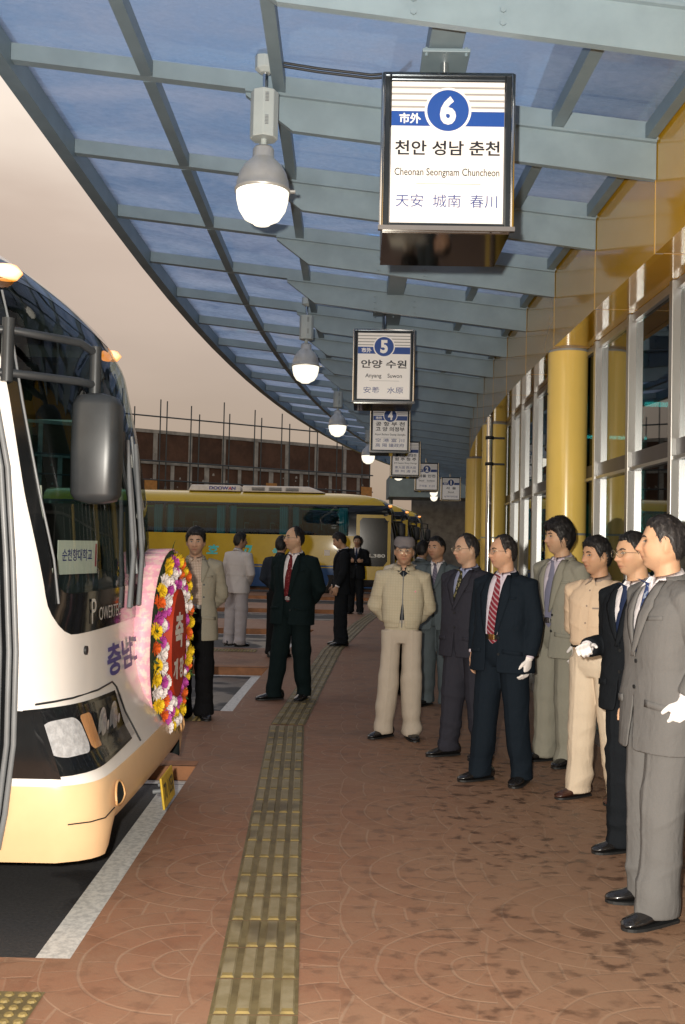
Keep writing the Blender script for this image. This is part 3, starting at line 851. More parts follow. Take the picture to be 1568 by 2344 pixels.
    # head lamps, wrapped round the corners
    for s in (-1, 1):
        def quadpatch(mb, ya, yb, zbl, zbr, ztl, ztr, off, m, nu=16, nv=8):
            vs = []
            for jj in range(nv + 1):
                for ii in range(nu + 1):
                    u, v = ii / nu, jj / nv; y = ya + (yb - ya) * u; z = (zbl + (zbr - zbl) * u) * (1 - v) + (ztl + (ztr - ztl) * u) * v
                    ro_ = off
                    vs.append(front(s * y, z, ro_))
            fs = [(jj * (nu + 1) + ii, jj * (nu + 1) + ii + 1, (jj + 1) * (nu + 1) + ii + 1, (jj + 1) * (nu + 1) + ii) for jj in range(nv) for ii in range(nu)]
            mb.add(vs, fs, m, True)
        h = MB(); quadpatch(h, 1.245, .44, .655, .675, .945, .92, .012, 0)
        sx_ = front(s * 1.245, .80)[0]
        if s < 0 and not dark: h.add([(-.375, -1.2535, .655), (-.16, -1.2535, .655), (-.26, -1.2535, .945), (-.37, -1.2535, .945)], [(0, 1, 2, 3)])
        hl = h.build('headlight', M['blackgloss'], o)
        def rp(mb, a, b, z0, z1, r, off, m): patch(mb, rrect(min(s * a, s * b), max(s * a, s * b), z0, z1, r), off, m, rings=6)
        l = MB(); rp(l, 1.222, 1.045, .725, .885, .05, .026, 0); rp(l, 1.035, .93, .73, .885, .02, .026, 1)
        l.build('lamp_unit', [M['reflector'], M['amberoff']], hl)
        l = MB()
        for yc in (.815, .62):
            c = front(s * yc, .81, .016)
            for q in range(3):
                rr = (.082, .055, .024)[q]; xx = (.004, .012, .03)[q]
                l.add([(c[0] + xx, c[1] + rr * math.cos(a), c[2] + rr * math.sin(a)) for a in [2 * math.pi * i / 24 for i in range(24)]], [tuple(range(24))], 0)
        l.build('lamp_bowl', M['reflector'], hl)
        l = MB(); quadpatch(l, 1.235, .46, .67, .69, .93, .905, .040, 0)
        l.build('lamp_cover', M['lens'], hl)
        # flat fog lamp oval in the bumper, its darker rim painting a recess's shade
        f = MB(); c = front(s * .78, .42, .006)
        ov = [front(s * (.92 + .075 * math.cos(a)), .50 + .075 * math.sin(a), .009) for a in [2 * math.pi * i / 24 for i in range(25)]]; f.add(ov[:24], [tuple(range(24))], 0); f.tube(ov, .006, 6, 1, caps=False)
        f.build('fog_lamp_recess', [M['reflector'] if dark else M['peach'], M['grey'] if dark else M['peachshade']], o)
        gp = MB(); gp.tube([front(s * y, z, .007) for y, z in ((1.20, .965), (1.12, .966), (1.0, .965), (.7, .96), (.44, .965), (.38, .93), (.345, .80), (.31, .64))], .005, 6); gp.tube([front(s * y, .455, .004) for y in (1.22, 1.17, 1.1, 1.0)], .003, 5); gp.build('panel_gap', M['black'], o)
        a = MB(); c = front(s * 1.04, 2.90, .015); a.lathe([(.001, -.03), (.05, -.03), (.075, 0), (.05, .03), (.001, .03)], 16, c); a.build('marker_lamp', M['amber'], o)
        if s > 0: continue
        # mirror on its two-bar bracket, right side only
        mr = MB()
        p0 = (-.74, s * 1.265, 2.60); p0b = (-.70, s * 1.275, 2.41)
        q0 = (-.20, s * 1.0, 2.60); q0b = (-.20, s * 1.0, 2.42)
        mr.tube([p0, (-.46, s * 1.22, 2.61), q0, (q0[0] + .05, s * .90, 2.57)], .019, 10)
        mr.tube([p0b, (-.46, s * 1.22, 2.42), q0b, (q0b[0] + .05, s * .90, 2.42)], .019, 10); mr.tube([(-.46, s * 1.22, 2.66), (-.46, s * 1.22, 2.38)], .028, 10)
        mr.tube([(q0[0] + .05, s * .90, 2.6), (q0[0] + .05, s * .90, 2.32)], .028, 10)
        br = mr.build('mirror_bracket', M['mirrorgrey'], o)
        hm = MB(); cx, cy, cz = q0[0] + .07, s * .90, 2.12
        rings = []
        for zz, kx, ky in ((-.26, .3, .5), (-.245, .80, .88), (-.215, .97, 1), (0, 1, 1), (.20, .97, 1), (.24, .80, .88), (.255, .3, .5)):
            rings.append([(cx + .115 * kx * math.copysign(abs(math.cos(a)) ** .5, math.cos(a)), cy + .10 * ky * math.copysign(abs(math.sin(a)) ** .6, math.sin(a)), cz + zz) for a in [2 * math.pi * i / 28 for i in range(28)]])
        hm.loft(rings); hm.build('mirror_housing', M['mirrorgrey'], br)
    # wipers
    for s, y0 in ((-1, .15), (1, -.1)):
        w = MB()
        w.tube([front(y0, 1.32, .03), front(y0 + .10, 1.6, .04), front(y0 + .20, 2.25, .05)], .014, 8)
        w.tube([front(y0 + .22, 1.5, .03), front(y0 + .20, 2.3, .035)], .010, 6)
        w.tube([front(y0 + .06, 1.32, .03), front(y0 + .16, 1.7, .045), front(y0 + .21, 2.2, .05)], .008, 6)
        w.build('wiper', M['grey'], o)
    # door on the right side
    if doorf:
        g = MB(); g.v = [(p[0], p[1] + .02, p[2]) for p in shell.v]; g.f = doorf; g.mi = [0] * len(doorf); g.sm = [False] * len(doorf)
        me = g.mesh('door', M['blackgloss'])
        bm = bmesh.new(); bm.from_mesh(me); bmesh.ops.delete(bm, geom=[v for v in bm.verts if not v.link_faces], context='VERTS'); bm.to_mesh(me); bm.free()
        d_ = bpy.data.objects.new('door', me); COL.objects.link(d_); d_.parent = o
        fb = MB()
        for xx in (-.012, .018, .06): fb.tube([(min(lerp_tab(SEAL, z), front(-lerp_tab(WT, z), z)[0] - .012) - xx, -lerp_tab(WT, z) - .006, z) for z in (.34, .5, .8, 1.2, 1.6, 2.0, 2.4, 2.66)], .013, 6)
        fb.build('door_seal', M['grey'], d_)
        MB().tube([(-1.45, -1.27, 1.0), (-1.45, -1.29, 1.3)], .015, 8).build('handle', M['chrome'], d_)
    # wheels
    for xw in (-2.75, -8.6):
        for s in (-1, 1):
            wm = MB(); yc = s * 1.10
            prof = [(.30, -.14), (.48, -.14), (.505, -.11), (.51, 0), (.505, .11), (.48, .14), (.30, .14)]
            rings = [[(xw + r * math.cos(a), yc + h, .50 + r * math.sin(a)) for a in [2 * math.pi * i / 32 for i in range(32)]] for r, h in prof]
            wm.loft(rings, 0, True, False)
            wo = wm.build('wheel', M['tyre'], o)
            rm = MB(); rings = [[(xw + r * math.cos(a), yc + s * h, .50 + r * math.sin(a)) for a in [2 * math.pi * i / 24 for i in range(24)]] for r, h in ((.30, .13), (.27, .05), (.14, .03), (.12, .12), (.001, .12))]
            rm.loft(rings, 0, True, False); rm.build('rim', M['bell'], wo)
    sk = MB(); sk.box(-LEN + .3, -.6, -1.0, 1.0, .22, .5); sk.build('underframe', M['black'], o)
    # cabin
    cb = MB(); cb.box(-LEN + .1, -.75, -1.18, 1.18, 1.0, 1.06)
    cb.box(-LEN + .1, -1.0, -1.05, 1.05, 2.98, 3.0); cb.build('cabin_floor', M['coachfloor'], o)
    db = MB(); db.prism([(-.95, 1.06), (-.42, 1.06), (-.34, 1.42), (-.52, 1.50), (-.95, 1.42)], -.98, .98, 'y'); db.build('dashboard', M['dash'], o, bevel=.03)
    sw = MB(); c = Vector((-.98, .55, 1.62)); ax = Vector((.5, 0, .87)).normalized(); u = Vector((0, 1, 0)); v = ax.cross(u)
    ringp = [c + u * (.23 * math.cos(a)) + v * (.23 * math.sin(a)) for a in [2 * math.pi * i / 32 for i in range(33)]]
    sw.tube(ringp, .016, 8, caps=False); sw.tube([c - u * .22, c, c + u * .22], .014, 6); sw.tube([c, (-.75, .55, 1.4)], .03, 8); sw.build('steering_wheel', M['black'], o)
    x = -1.75; k = 0
    while x > -11:
        for yy in ((-.9, -.45, .45, .9) if k else (.55,)):
            sm2 = MB(); sm2.box(x, x + .45, yy - .2, yy + .2, 1.45, 1.63); sm2.prism([(x - .04, 1.6), (x + .1, 1.6), (x - .02, 2.28), (x - .14, 2.28)], yy - .2, yy + .2, 'y')
            so = sm2.build('seat', M['seatcloth'], o, bevel=.04)
            hb = MB(); hb.prism([(x - .155, 2.1), (x - .0, 2.1), (x - .01, 2.3), (x - .15, 2.3)], yy - .16, yy + .16, 'y'); hb.build('headrest_cover', M['headrest'], so)
        x -= .82; k += 1
    for s in (-1, 1):
        for (a, b) in wins:
            for xx, ww in ((a + .04, .20), (b - .30, .26)):
                cm = MB()
                cm.grid(lambda u, v: (xx + ww * u, s * (1.14 - .015 * math.sin(u * 28)), 1.93 + .90 * v), 24, 1); cm.build('curtain', M['curtain'], o)
    return o

M['mirrorgrey'] = pbr('mirror_shell', (.028, .032, .036), .38, .1, var=.15)
M['coachwhite'] = pbr('coach_white', (.76, .72, .68), .22, var=.02, coat=.4)
M['peach'] = pbr('coach_peach', (.72, .48, .27), .3, var=.03, coat=.2)
M['peachshade'] = pbr('recess_shade_peach', (.62, .36, .16), .4)  # darker peach for the fog lamp rim, recess shade put into the colour
M['cyellow'] = pbr('coach_yellow', (.50, .345, .010), .25, var=.04, coat=.4)
M['cblue'] = pbr('coach_blue', (.02, .075, .22), .3, var=.05, coat=.4)
def lined(m):      # painted outside, dark lining inside
    t = m.node_tree; bs = t.nodes['Principled BSDF']; out = t.nodes['Material Output']
    g = t.nodes.new('ShaderNodeNewGeometry'); d = t.nodes.new('ShaderNodeBsdfDiffuse'); d.inputs[0].default_value = (.03, .035, .035, 1)
    x = t.nodes.new('ShaderNodeMixShader'); t.links.new(g.outputs['Backfacing'], x.inputs[0]); t.links.new(bs.outputs[0], x.inputs[1]); t.links.new(d.outputs[0], x.inputs[2]); t.links.new(x.outputs[0], out.inputs[0])
for k_ in ('coachwhite', 'peach', 'cyellow', 'cblue'): lined(M[k_])
M['letterblue'] = pbr('letter_blue', (.05, .05, .22), .4)
M['letterred'] = pbr('letter_red', (.42, .05, .08), .4)
M['silver'] = pbr('silver_lettering', (.55, .55, .52), .35, .3)
M['platey'] = pbr('plate_yellow', (.55, .37, .03), .4)
M['paper'] = pbr('paper', (.75, .72, .66), .7, var=.03)

BX, BY = -1.03, 5.68
wb_ = coach('white_coach', 'white coach with a peach coloured bumper and a flower wreath on its front', 'bus', (BX, BY, -.1), M['coachwhite'], M['peach'], .62)
def front_text(body, y, z, w, h, mat, parent, bold=.02, off=.012, rot=0, shear=0):
    """lettering laid on the curved front; reads left to right as seen from ahead"""
    t = text_mb(body, 0, 0, w, h, bold, shear=shear)
    vs = [front(y + p[0], z + p[2], off) for p in t.v]
    m = MB(); m.add(vs, t.f, 0); return m.build('lettering', mat, parent)
front_text('충남고속', .06, .955 + .12, 1.16, .165, M['letterblue'], wb_, .03)
sp_ = next(c for c in wb_.children if c.name.startswith('windscreen_surround'))
front_text('P', -.72, 1.345, .07, .12, M['silver'], sp_, .0, .012)
front_text('OWERTEC', -.43, 1.325, .42, .065, M['silver'], sp_, .0, .012)
# number plate on a bracket
pm = MB(); pm.box(.0, .012, -.17, .17, -.085, .085); po = pm.build('number_plate', M['platey'], wb_, (front(0, .34)[0] + .06, 0, .33), .004); po.rotation_euler = (0, R(-8), 0)
tb_ = text_mb('70 1058', 0, 0, .28, .09, .02); q = MB(); q.add([(.0135, p[0], p[2]) for p in tb_.v], tb_.f); q.build('lettering', M['sblack'], po)
nb = MB(); nb.tube([(-.06, -.08, 0), (-.001, -.08, 0)], .012, 8); nb.tube([(-.06, .08, 0), (-.001, .08, 0)], .012, 8); nb.build('bracket', M['grey'], po)
# tow eye cap, aerial, seam
e = MB(); c = front(-.82, 1.165, .0); e.tube([c, (c[0] + .012, c[1], c[2])], .022, 14); e.build('socket_cap', M['black'], wb_)
e = MB(); e.tube([(-1.7, -.5, 3.27), (-1.45, -.95, 3.75)], .006, 6); e.build('aerial', M['black'], wb_)
# paper notice propped inside the screen
nt_ = thing('paper_notice', 'white paper notice with blue lettering propped behind the windscreen of the white coach', 'notice', (-1.345, 5.20, 1.50), R(-16))
nm = MB(); nm.box(-.002, .002, -.19, .19, -.085, .085); no_ = nm.build('sheet', M['paper'], nt_)
tb_ = text_mb('순천향대학교', -.01, .012, .29, .062, .02); q = MB(); q.add([(.0035, p[0], p[2]) for p in tb_.v], tb_.f); q.build('lettering', M['letterblue'], nt_)
q = MB(); q.add([(.0035, .165 + a, b) for a, b in ((0, -.05), (.018, -.05), (.018, .07), (0, .07))], [(0, 1, 2, 3)]); q.build('red_mark', M['letterred'], nt_)

# ------------------------------------------------------------------ yellow coaches
M['cyan'] = pbr('cyan_lettering', (.08, .62, .66), .35, var=.02)
M['acwhite'] = pbr('ac_white', (.62, .58, .53), .4)
def yellow(loc, label):
    o = coach('yellow_coach', label, 'bus', loc, M['cyellow'], M['cblue'], .98, 'yellow coaches lined up at the far bays', dark=True)
    st = MB(); st.add([(-LEN + .05, -1.2535, .90), (-1.7, -1.2535, .90), (-1.7, -1.2535, .925), (-LEN + .05, -1.2535, .925)], [(0, 1, 2, 3)]); st.build('stripe', M['cyellow'], o)
    # yellow framed front door with a dark pane
    ff = MB(); f0, f1, z0, z1 = -1.60, -.50, .55, 2.62
    outl = [(f0, z0), (f1, z0), (f1, z1), (f0, z1)]
    hole = [(f0 + .13, 1.15), (f0 + .22, .98), (f1 - .22, .98), (f1 - .10, 1.15), (f1 - .10, z1 - .22), (f1 - .2, z1 - .1), (f0 + .2, z1 - .1), (f0 + .11, z1 - .2)]
    vs = [(x, -1.262, z) for x, z in outl] + [(x, -1.262, z) for x, z in hole]
    ff.add(vs, [(0, 1, 6, 5), (1, 7, 6), (1, 8, 7), (1, 2, 9, 8), (2, 10, 9), (2, 3, 10), (3, 11, 10), (3, 4, 11), (3, 0, 5, 4)][:0] + [(0, 1, 6, 5), (1, 7, 6), (1, 2, 8, 7), (2, 9, 8), (2, 3, 10, 9), (3, 11, 10), (3, 0, 4, 11), (0, 5, 4)], 0)
    fo = ff.build('door_frame', M['cyellow'], o)
    fm_ = MB(); fm_.add([(x, -1.257, z) for x, z in hole], [tuple(range(8))]); fm_.build('door_pane', M['blackgloss'], fo)
    text_mb('L380', -.92, 1.32, .5, .11, .02, y=-1.266).build('lettering', M['silver'], o)
    for ch, xx, ww in (('호', -6.15, .40), ('고', -5.10, .42), ('속', -4.05, .42)):
        text_mb(ch, xx, 1.42, ww, .30, .035, y=-1.2545, shear=.2).build('lettering', M['cyan'], o)
    b = MB(); b.add([(-2.6, -1.2545, 1.30), (-2.43, -1.2545, 1.30), (-2.43, -1.2545, 1.47), (-2.6, -1.2545, 1.47)], [(0, 1, 2, 3)]); b.build('sticker', M['paper'], o)
    # air conditioner pod
    a = MB()
    a.hexa([(-7.05, -.75, 3.30), (-5.35, -.75, 3.30), (-5.35, .75, 3.30), (-7.05, .75, 3.30), (-6.95, -.68, 3.50), (-5.38, -.68, 3.50), (-5.38, .68, 3.50), (-6.95, .68, 3.50)])
    a.hexa([(-5.30, -.75, 3.30), (-2.6, -.75, 3.30), (-2.6, .75, 3.30), (-5.30, .75, 3.30), (-5.30, -.68, 3.50), (-3.15, -.66, 3.50), (-3.15, .66, 3.50), (-5.30, .68, 3.50)])
    ac = a.build('air_conditioner', M['acwhite'], o, bevel=.03)
    g = MB()
    for k in range(3):
        x0 = -5.0 + k * .55
        for q in range(5): g.add([(x0, -.745, 3.34 + q * .024), (x0 + .42, -.745, 3.34 + q * .024), (x0 + .42, -.74, 3.352 + q * .024), (x0, -.74, 3.352 + q * .024)], [(0, 1, 2, 3)])
    g.build('grille', M['black'], ac)
    t1 = text_mb('DOOW  N', -5.95, 3.40, .85, .11, .04); t2 = text_mb('A', -5.70, 3.40, .12, .11, .04)
    t1.v = [(p[0], -.75 + (p[2] - 3.3) * .35 - .008, p[2]) for p in t1.v]; t1.build('lettering', M['letterblue'], ac)
    t2.v = [(p[0], -.75 + (p[2] - 3.3) * .35 - .008, p[2]) for p in t2.v]; t2.build('lettering', M['letterred'], ac)
    return o
yc0 = yellow((2.05, 33.6, -.1), 'nearest yellow and blue coach, with cyan lettering and a white air conditioner')
def move(o, loc, label):
    c = dup(o); c.location = loc; c['label'] = label; return c
move(yc0, (2.95, 39.3, -.1), 'second yellow coach, its dark windscreen showing past the front of the nearest one')
move(yc0, (3.85, 45.0, -.1), 'farthest yellow coach, only a slice of its front showing behind two others')

# ------------------------------------------------------------------ flower wreath
def petal_flower(rad, layers=4, seed=0):
    rnd = random.Random(seed); mb = MB()
    for L in range(layers):
        n = 15 - 2 * L; tilt = .25 + L * .36; ln = rad * (1 - .13 * L)
        for k in range(n):
            a = 2 * math.pi * (k + .5 * L) / n + rnd.uniform(-.1, .1); ca, sa = math.cos(a), math.sin(a); w = rad * .17
            tl = tilt + rnd.uniform(-.12, .12)
            def P(r, s, h): return (h, r * ca - s * sa, r * sa + s * ca)
            h1, h2 = ln * .55 * math.sin(tl) + .004 * L, ln * math.sin(tl) + .004 * L
            r1, r2 = ln * .55 * math.cos(tl), ln * math.cos(tl)
            mb.add([P(.002, 0, .004 * L), P(r1, -w, h1), P(r1 * 1.05, 0, h1 - .004), P(r1, w, h1), P(r2, -w * .6, h2 * .98), P(r2 * 1.06, 0, h2), P(r2, w * .6, h2 * .98)],
                   [(0, 1, 2), (0, 2, 3), (1, 4, 5, 2), (2, 5, 6, 3)], 0, True)
    mb.lathe([(rad * .3, rad * .3), (rad * .2, rad * .75), (.001, rad * .85)], 8, m=0) if False else None
    return mb
def petal(name, c): return pbr(name, c, .6, var=.12, vs=40)
FM = {'y': petal('yellow_petal', (.80, .56, .02)), 'w': petal('white_petal', (.80, .74, .72)), 'm': petal('magenta_petal', (.50, .07, .36)), 'o': petal('orange_petal', (.75, .14, .02))}
FMESH = {k: petal_flower(.050, 4, i).mesh('flower', FM[k]) for i, k in enumerate(FM)}
wr_ = thing('flower_wreath', 'oval wreath of bright flowers with a pink ribbon rim on the white coach front', 'wreath', (-1.045, 6.30, .965), R(-5))
A, B = .46, .575          # half width (along y), half height
def ell(t, ka, kb, x): return (x, ka * math.cos(t), kb * math.sin(t))
rim = MB(); n = 96
rings = []
for i in range(n + 1):
    t = 2 * math.pi * i / n; rings.append([ell(t, A - .005, B - .005, -.14), ell(t, A, B, -.14), ell(t, A + .006 * math.sin(t * 30), B + .006 * math.sin(t * 30), .0), ell(t, A - .005, B - .005, .0)])
for i in range(n):
    rim.add(rings[i] + rings[i + 1], [(0, 1, 5, 4), (1, 2, 6, 5), (2, 3, 7, 6)], 0, True)
t = MT('pink_ribbon', .5)
x_, y_, z_ = t.xyz()
t.color(t.mix(t.noise(26, 3, .6).step(.45, .6), (.84, .40, .50), (.86, .60, .56)))
M['pink'] = t.m
rim.build('ribbon_rim', M['pink'], wr_)
bk = MB(); bk.add([ell(2 * math.pi * i / 64, A - .01, B - .01, -.012) for i in range(64)], [tuple(range(64))]); bk.build('backing', pbr('foliage_backing', (.035, .06, .025), .9, var=.5, vs=20), wr_)
pq = MB(); pts_ = [(.175 * math.cos(a), .33 * math.sin(a)) for a in [2 * math.pi * i / 48 for i in range(48)]]
pq.add([(.055, a, b) for a, b in pts_] + [(.0, a, b) for a, b in pts_], [tuple(range(48))] + [(i, i + 48, (i + 1) % 48 + 48, (i + 1) % 48) for i in range(48)])
plq = pq.build('plaque', pbr('red_plaque', (.42, .035, .012), .35), wr_)
def plq_text(tx, y, z, w, h):
    t_ = text_mb(tx, y, z, w, h, .04); q = MB(); q.add([(.058, p[0], p[2]) for p in t_.v], t_.f); q.build('lettering', M['paper'], plq)
plq_text('축', -.01, .08, .20, .22); plq_text('개', -.075, -.155, .10, .13); plq_text('장', .065, -.155, .10, .13)
rnd = random.Random(3)
cnt = 0
for ring, (ka, kb, nn, cols, xo) in enumerate(((A - .065, B - .065, 36, 'yyoyywyo', .008), (A - .145, B - .145, 32, 'wmwwmwo', .012), (A - .215, B - .205, 20, 'mwwm', .008))):
    for k in range(nn):
        t = 2 * math.pi * (k + .5 * ring) / nn; c = cols[k % len(cols)] if rnd.random() < .8 else rnd.choice('ywmo')
        f = bpy.data.objects.new('flower', FMESH[c]); COL.objects.link(f); f.parent = wr_
        s = rnd.uniform(.85, 1.15)
        f.location = (xo + rnd.uniform(-.008, .012), ka * math.cos(t) + rnd.uniform(-.012, .012), kb * math.sin(t) + rnd.uniform(-.012, .012))
        f.rotation_euler = (rnd.uniform(0, 6.28), rnd.uniform(-.25, .25) , rnd.uniform(-.25, .25) + (-.35 if math.cos(t) < -.3 else 0)); f.scale = (s, s, s)
lf = MB()
for k in range(60):
    t = rnd.uniform(0, 6.28); ka, kb = A - rnd.uniform(.0, .08), B - rnd.uniform(.0, .08); c = Vector(ell(t, ka, kb, .015)); d = Vector((rnd.uniform(0, .6), math.cos(t) + rnd.uniform(-.6, .6), math.sin(t) + rnd.uniform(-.6, .6))).normalized(); sd = d.cross(Vector((1, 0, 0))).normalized() * .012
    lf.add([c, c + d * .03 + sd, c + d * .075, c + d * .03 - sd], [(0, 1, 2, 3)])
lf.build('leaves', pbr('wreath_leaf', (.05, .11, .03), .6, var=.3), wr_)

# ================================================================== FAR BACKGROUND
t = MT('timber_form', .85)
x_, y_, z_ = t.xyz()
nn = t.noise(1.2, 6, .65); n2 = t.noise(14, 4, .7, (1, 1, .25))
c = t.mix(nn.step(.3, .7), (.065, .034, .022), (.125, .065, .042)); c = t.mix(n2.step(.55, .75) * .5, c, (.03, .020, .016))
t.color(c); M['timber'] = t.m
M['concrete'] = pbr('raw_concrete', (.36, .35, .33), .9, var=.25, vs=3, bump=.2)
M['rebar'] = pbr('rebar_steel', (.07, .085, .095), .6, .3)
M['ply'] = pbr('plywood', (.46, .22, .06), .7, var=.15)
wl = thing('retaining_wall', 'unfinished retaining wall of brown panels with pale concrete joints beyond the coaches', 'wall', (0, 0, 0))
P0, P1 = Vector((-10.5, 47.0, 0)), Vector((1.45, 55.5, 0))
PL = Vector((-30, 33.2, 0))
d = (P1 - P0).normalized(); nrm = Vector((d.y, -d.x, 0))
H = 6.75
def wp(s, z, o=0): p = P0 + d * s - nrm * o; return (p.x, p.y, z)
LW = (P1 - P0).length
mb = MB(); a = -22
mb.hexa([wp(a, -.1, .25), wp(LW, -.1, .25), wp(LW, -.1, .0), wp(a, -.1, .0), wp(a, H, .25), wp(LW, H, .25), wp(LW, H, 0), wp(a, H, 0)])
mb.build('panel', M['timber'], wl, fix=True)
cj = MB(); rr = random.Random(5)
def strip(s0, s1, z0, z1, o=.01):
    cj.hexa([wp(s0, z0, .0), wp(s1, z0, .0), wp(s1, z0, -o * 3), wp(s0, z0, -o * 3), wp(s0, z1, 0), wp(s1, z1, 0), wp(s1, z1, -o * 3), wp(s0, z1, -o * 3)])
for z in (6.62, 5.15, 3.1, 1.4): strip(a, LW, z, z + (.16 if z > 5 else .14), .012)
s = a; k = 0
while s < LW:
    for row, (z0, z1) in enumerate(((5.31, 6.61), (3.25, 5.14), (1.55, 3.09))):
        if row == 0 and k % 2: continue
        w = rr.uniform(.17, .26); strip(s - w / 2, s + w / 2, z0, z1, .008)
    s += .92; k += 1
cj.build('concrete_joint', M['concrete'], wl, fix=True)
sp = MB()
for k in range(150):
    s = rr.uniform(a, LW); z = rr.choice((3.6, 4.0, 4.4, 4.8)) + rr.uniform(-.1, .1); q = rr.uniform(.03, .07)
    sp.add([wp(s - q, z, -.006), wp(s + q, z, -.006), wp(s + q * .6, z + q * 2, -.006), wp(s - q * .6, z + q * 1.6, -.006)], [(0, 1, 2, 3)])
sp.build('mortar_dab', M['concrete'], wl)['kind'] = 'stuff'
s = -1.5
while s < LW - .3:
    for off, top in ((0, rr.uniform(8.0, 8.6)), (.42, rr.uniform(7.6, 8.3))):
        ss = s + off + rr.uniform(-.1, .1); x, y, z = wp(ss, 0, -.25)
        MB().tube([(x, y, -.1), (x + rr.uniform(-.03, .03), y, top)], .030, 6).build('rebar', M['rebar'], wl)
    s += 1.72
for z in (7.35, 5.25, 4.35, 3.35, 2.7): 
    MB().tube([wp(a, z, -.28), wp(LW, z + .05, -.28)], .035, 6).build('scaffold_rail', M['rebar'], wl)
def board(s, z0, z1, w, label):
    b = thing('plywood_board', label, 'board', wp(s, -.1, -.42), math.atan2(d.y, d.x), 'orange plywood boards leaning on the unfinished wall')
    MB().box(-w / 2, w / 2, -.02, .02, z0, z1).build('sheet', M['ply'], b)
    MB().tube([(-w * .1, -.05, z0), (-w * .5, -.45, .0)], .03, 6).build('prop', M['rebar'], b)
    MB().tube([(0, -.03, z1 - .9), (0, -.03, z1 - .4)], .02, 6).build('hook', M['rebar'], b)
board(1.55, 0, 4.45, .62, 'tall orange plywood board against the unfinished wall, left of the air conditioner')
board(8.15, 0, 4.65, .62, 'orange plywood board against the unfinished wall, above the air conditioner')
board(14.15, 0, 4.75, .7, 'orange plywood board at the right end of the unfinished wall, under the hanging signs')
gb = thing('green_hoarding', 'green tarpaulin hoarding seen through the windscreen of the white coach', 'hoarding', wp(-7.5, -.1, -1.2), math.atan2(d.y, d.x))
MB().box(-8, 3, -.03, .03, 5.2, 6.6).build('tarpaulin', pbr('green_tarp', (.02, .22, .13), .7, var=.2), gb)
mb = MB()
for q in (-7.5, -3, 2.5): mb.tube([(q, .06, 0), (q, .06, 6.6)], .05, 6)
mb.build('post', M['rebar'], gb)
# grey end wall and the low dark roof that closes the platform
ew = thing('end_wall', 'plain grey concrete end wall behind the farthest bay', 'wall', (5.6, 50, -.1))
mb = MB(); mb.box(-2.2, 3.6, 0, .4, 0, 4.6); mb.build('slab', M['concrete'], ew)
MB().box(-2.2, 3.6, -.02, -.003, 0, .5).build('plinth', M['grey'], ew)
er = thing('low_roof', 'dark low roof edge at the far end under the hanging signs', 'roof', (5.3, 47, 0))
mb = MB(); mb.box(-3.2, 4.0, -1, 2.5, 3.75, 4.7); mb.build('roof_slab', M['steel_dark'], er)
for xx in (-3, 3.8): MB().tube([(xx, 1.5, -.1), (xx, 1.5, 3.74)], .09, 10).build('post', M['steel_dark'], er)
# ================================================================== PEOPLE
def fabric(name, c, rough=.85, weave=.22, scale=320, pat=None):
    t = MT(name, rough, 0, .08)
    n = t.noise(scale, 2, .7); b = t.noise(5, 4)
    w = n * weave + b * .16 + (1 - weave / 2 - .08)
    col = t.rgb(c)
    if pat: col = pat(t, col)
    q = t.n('ShaderNodeVectorMath'); q.operation = 'SCALE'; t.l(col, q.inputs[0]); t.l(w.o, q.inputs['Scale'])
    t.color(q.outputs[0]); t.bump(n * .06 + t.noise(60, 3) * .06 + t.noise(7, 4, .55, (1, 1, .35), .8) * .9 + t.noise(16, 3, .5, (1, 1, .6), 1.0) * .35, .55, .022)
    t.b.inputs['Sheen Weight'].default_value = 0
    return t.m
def pat_check(a, size, lw, amt=.8):
    def f(t, col):
        x, y, z = t.xyz()
        u = (x * (1 / size)).fract() < lw; v = (z * (1 / size)).fract() < lw
        return t.mix(u.max(v) * amt, col, a)
    return f
def pat_stripe(a, size, lw, slope=.8):
    def f(t, col):
        x, y, z = t.xyz(); return t.mix(((x * slope + z) * (1 / size)).fract() < lw, col, a)
    return f
def pat_dots(a, scale, thr=.62):
    def f(t, col): return t.mix(t.noise(scale, 1, .5).step(thr, thr + .04), col, a)
    return f
SHOEBLK = pbr('black_leather', (.012, .011, .011), .22, var=.2, coat=.3)
SHOEBRN = pbr('brown_leather', (.055, .022, .014), .28, var=.2, coat=.2)
HAIRM = {}
def hairmat(name, c, grey=0):
    t = MT(name, .5, 0, .35)
    s = t.noise(55, 3, .6, (1, 1, .22))
    col = t.mix(s.step(.4, .75), c, tuple(min(1, v * 2.2 + .01) for v in c))
    if grey: col = t.mix(t.noise(30, 4, .7).step(.55, .7) * grey, col, (.16, .15, .14))
    t.color(col); t.bump(s, .8, .006); return t.m
HAIRM['black'] = hairmat('black_hair', (.008, .007, .007))
HAIRM['grey'] = hairmat('greying_hair', (.014, .012, .012), .55)
EYEW = pbr('eye_white', (.55, .50, .46), .3, var=.02)
EYED = pbr('eye_dark', (.012, .008, .006), .15, var=.1)
BROW = pbr('eyebrow_hair', (.03, .02, .016), .8)
GLOVE = pbr('white_cotton', (.80, .76, .74), .8, var=.04, bump=.1, bs=60)
WIRE = pbr('spectacle_wire', (.55, .48, .36), .2, .9)
LENSM = glassm('spectacle_lens', (.93, .93, .93), .06, .02)
def skin(name, c):
    t = MT(name, .55, 0, .35)
    a = t.n('ShaderNodeAttribute'); a.attribute_name = 'skin'
    n = t.noise(40, 4, .6); q = t.n('ShaderNodeVectorMath'); q.operation = 'SCALE'
    t.l(a.outputs['Color'], q.inputs[0]); t.l((n * .24 + .88).o, q.inputs['Scale']); t.color(q.outputs[0])
    t.b.inputs['Subsurface Weight'].default_value = .08; t.b.inputs['Subsurface Radius'].default_value = (.012, .005, .003)
    t.bump(t.noise(160, 2), .12, .002)
    return t.m
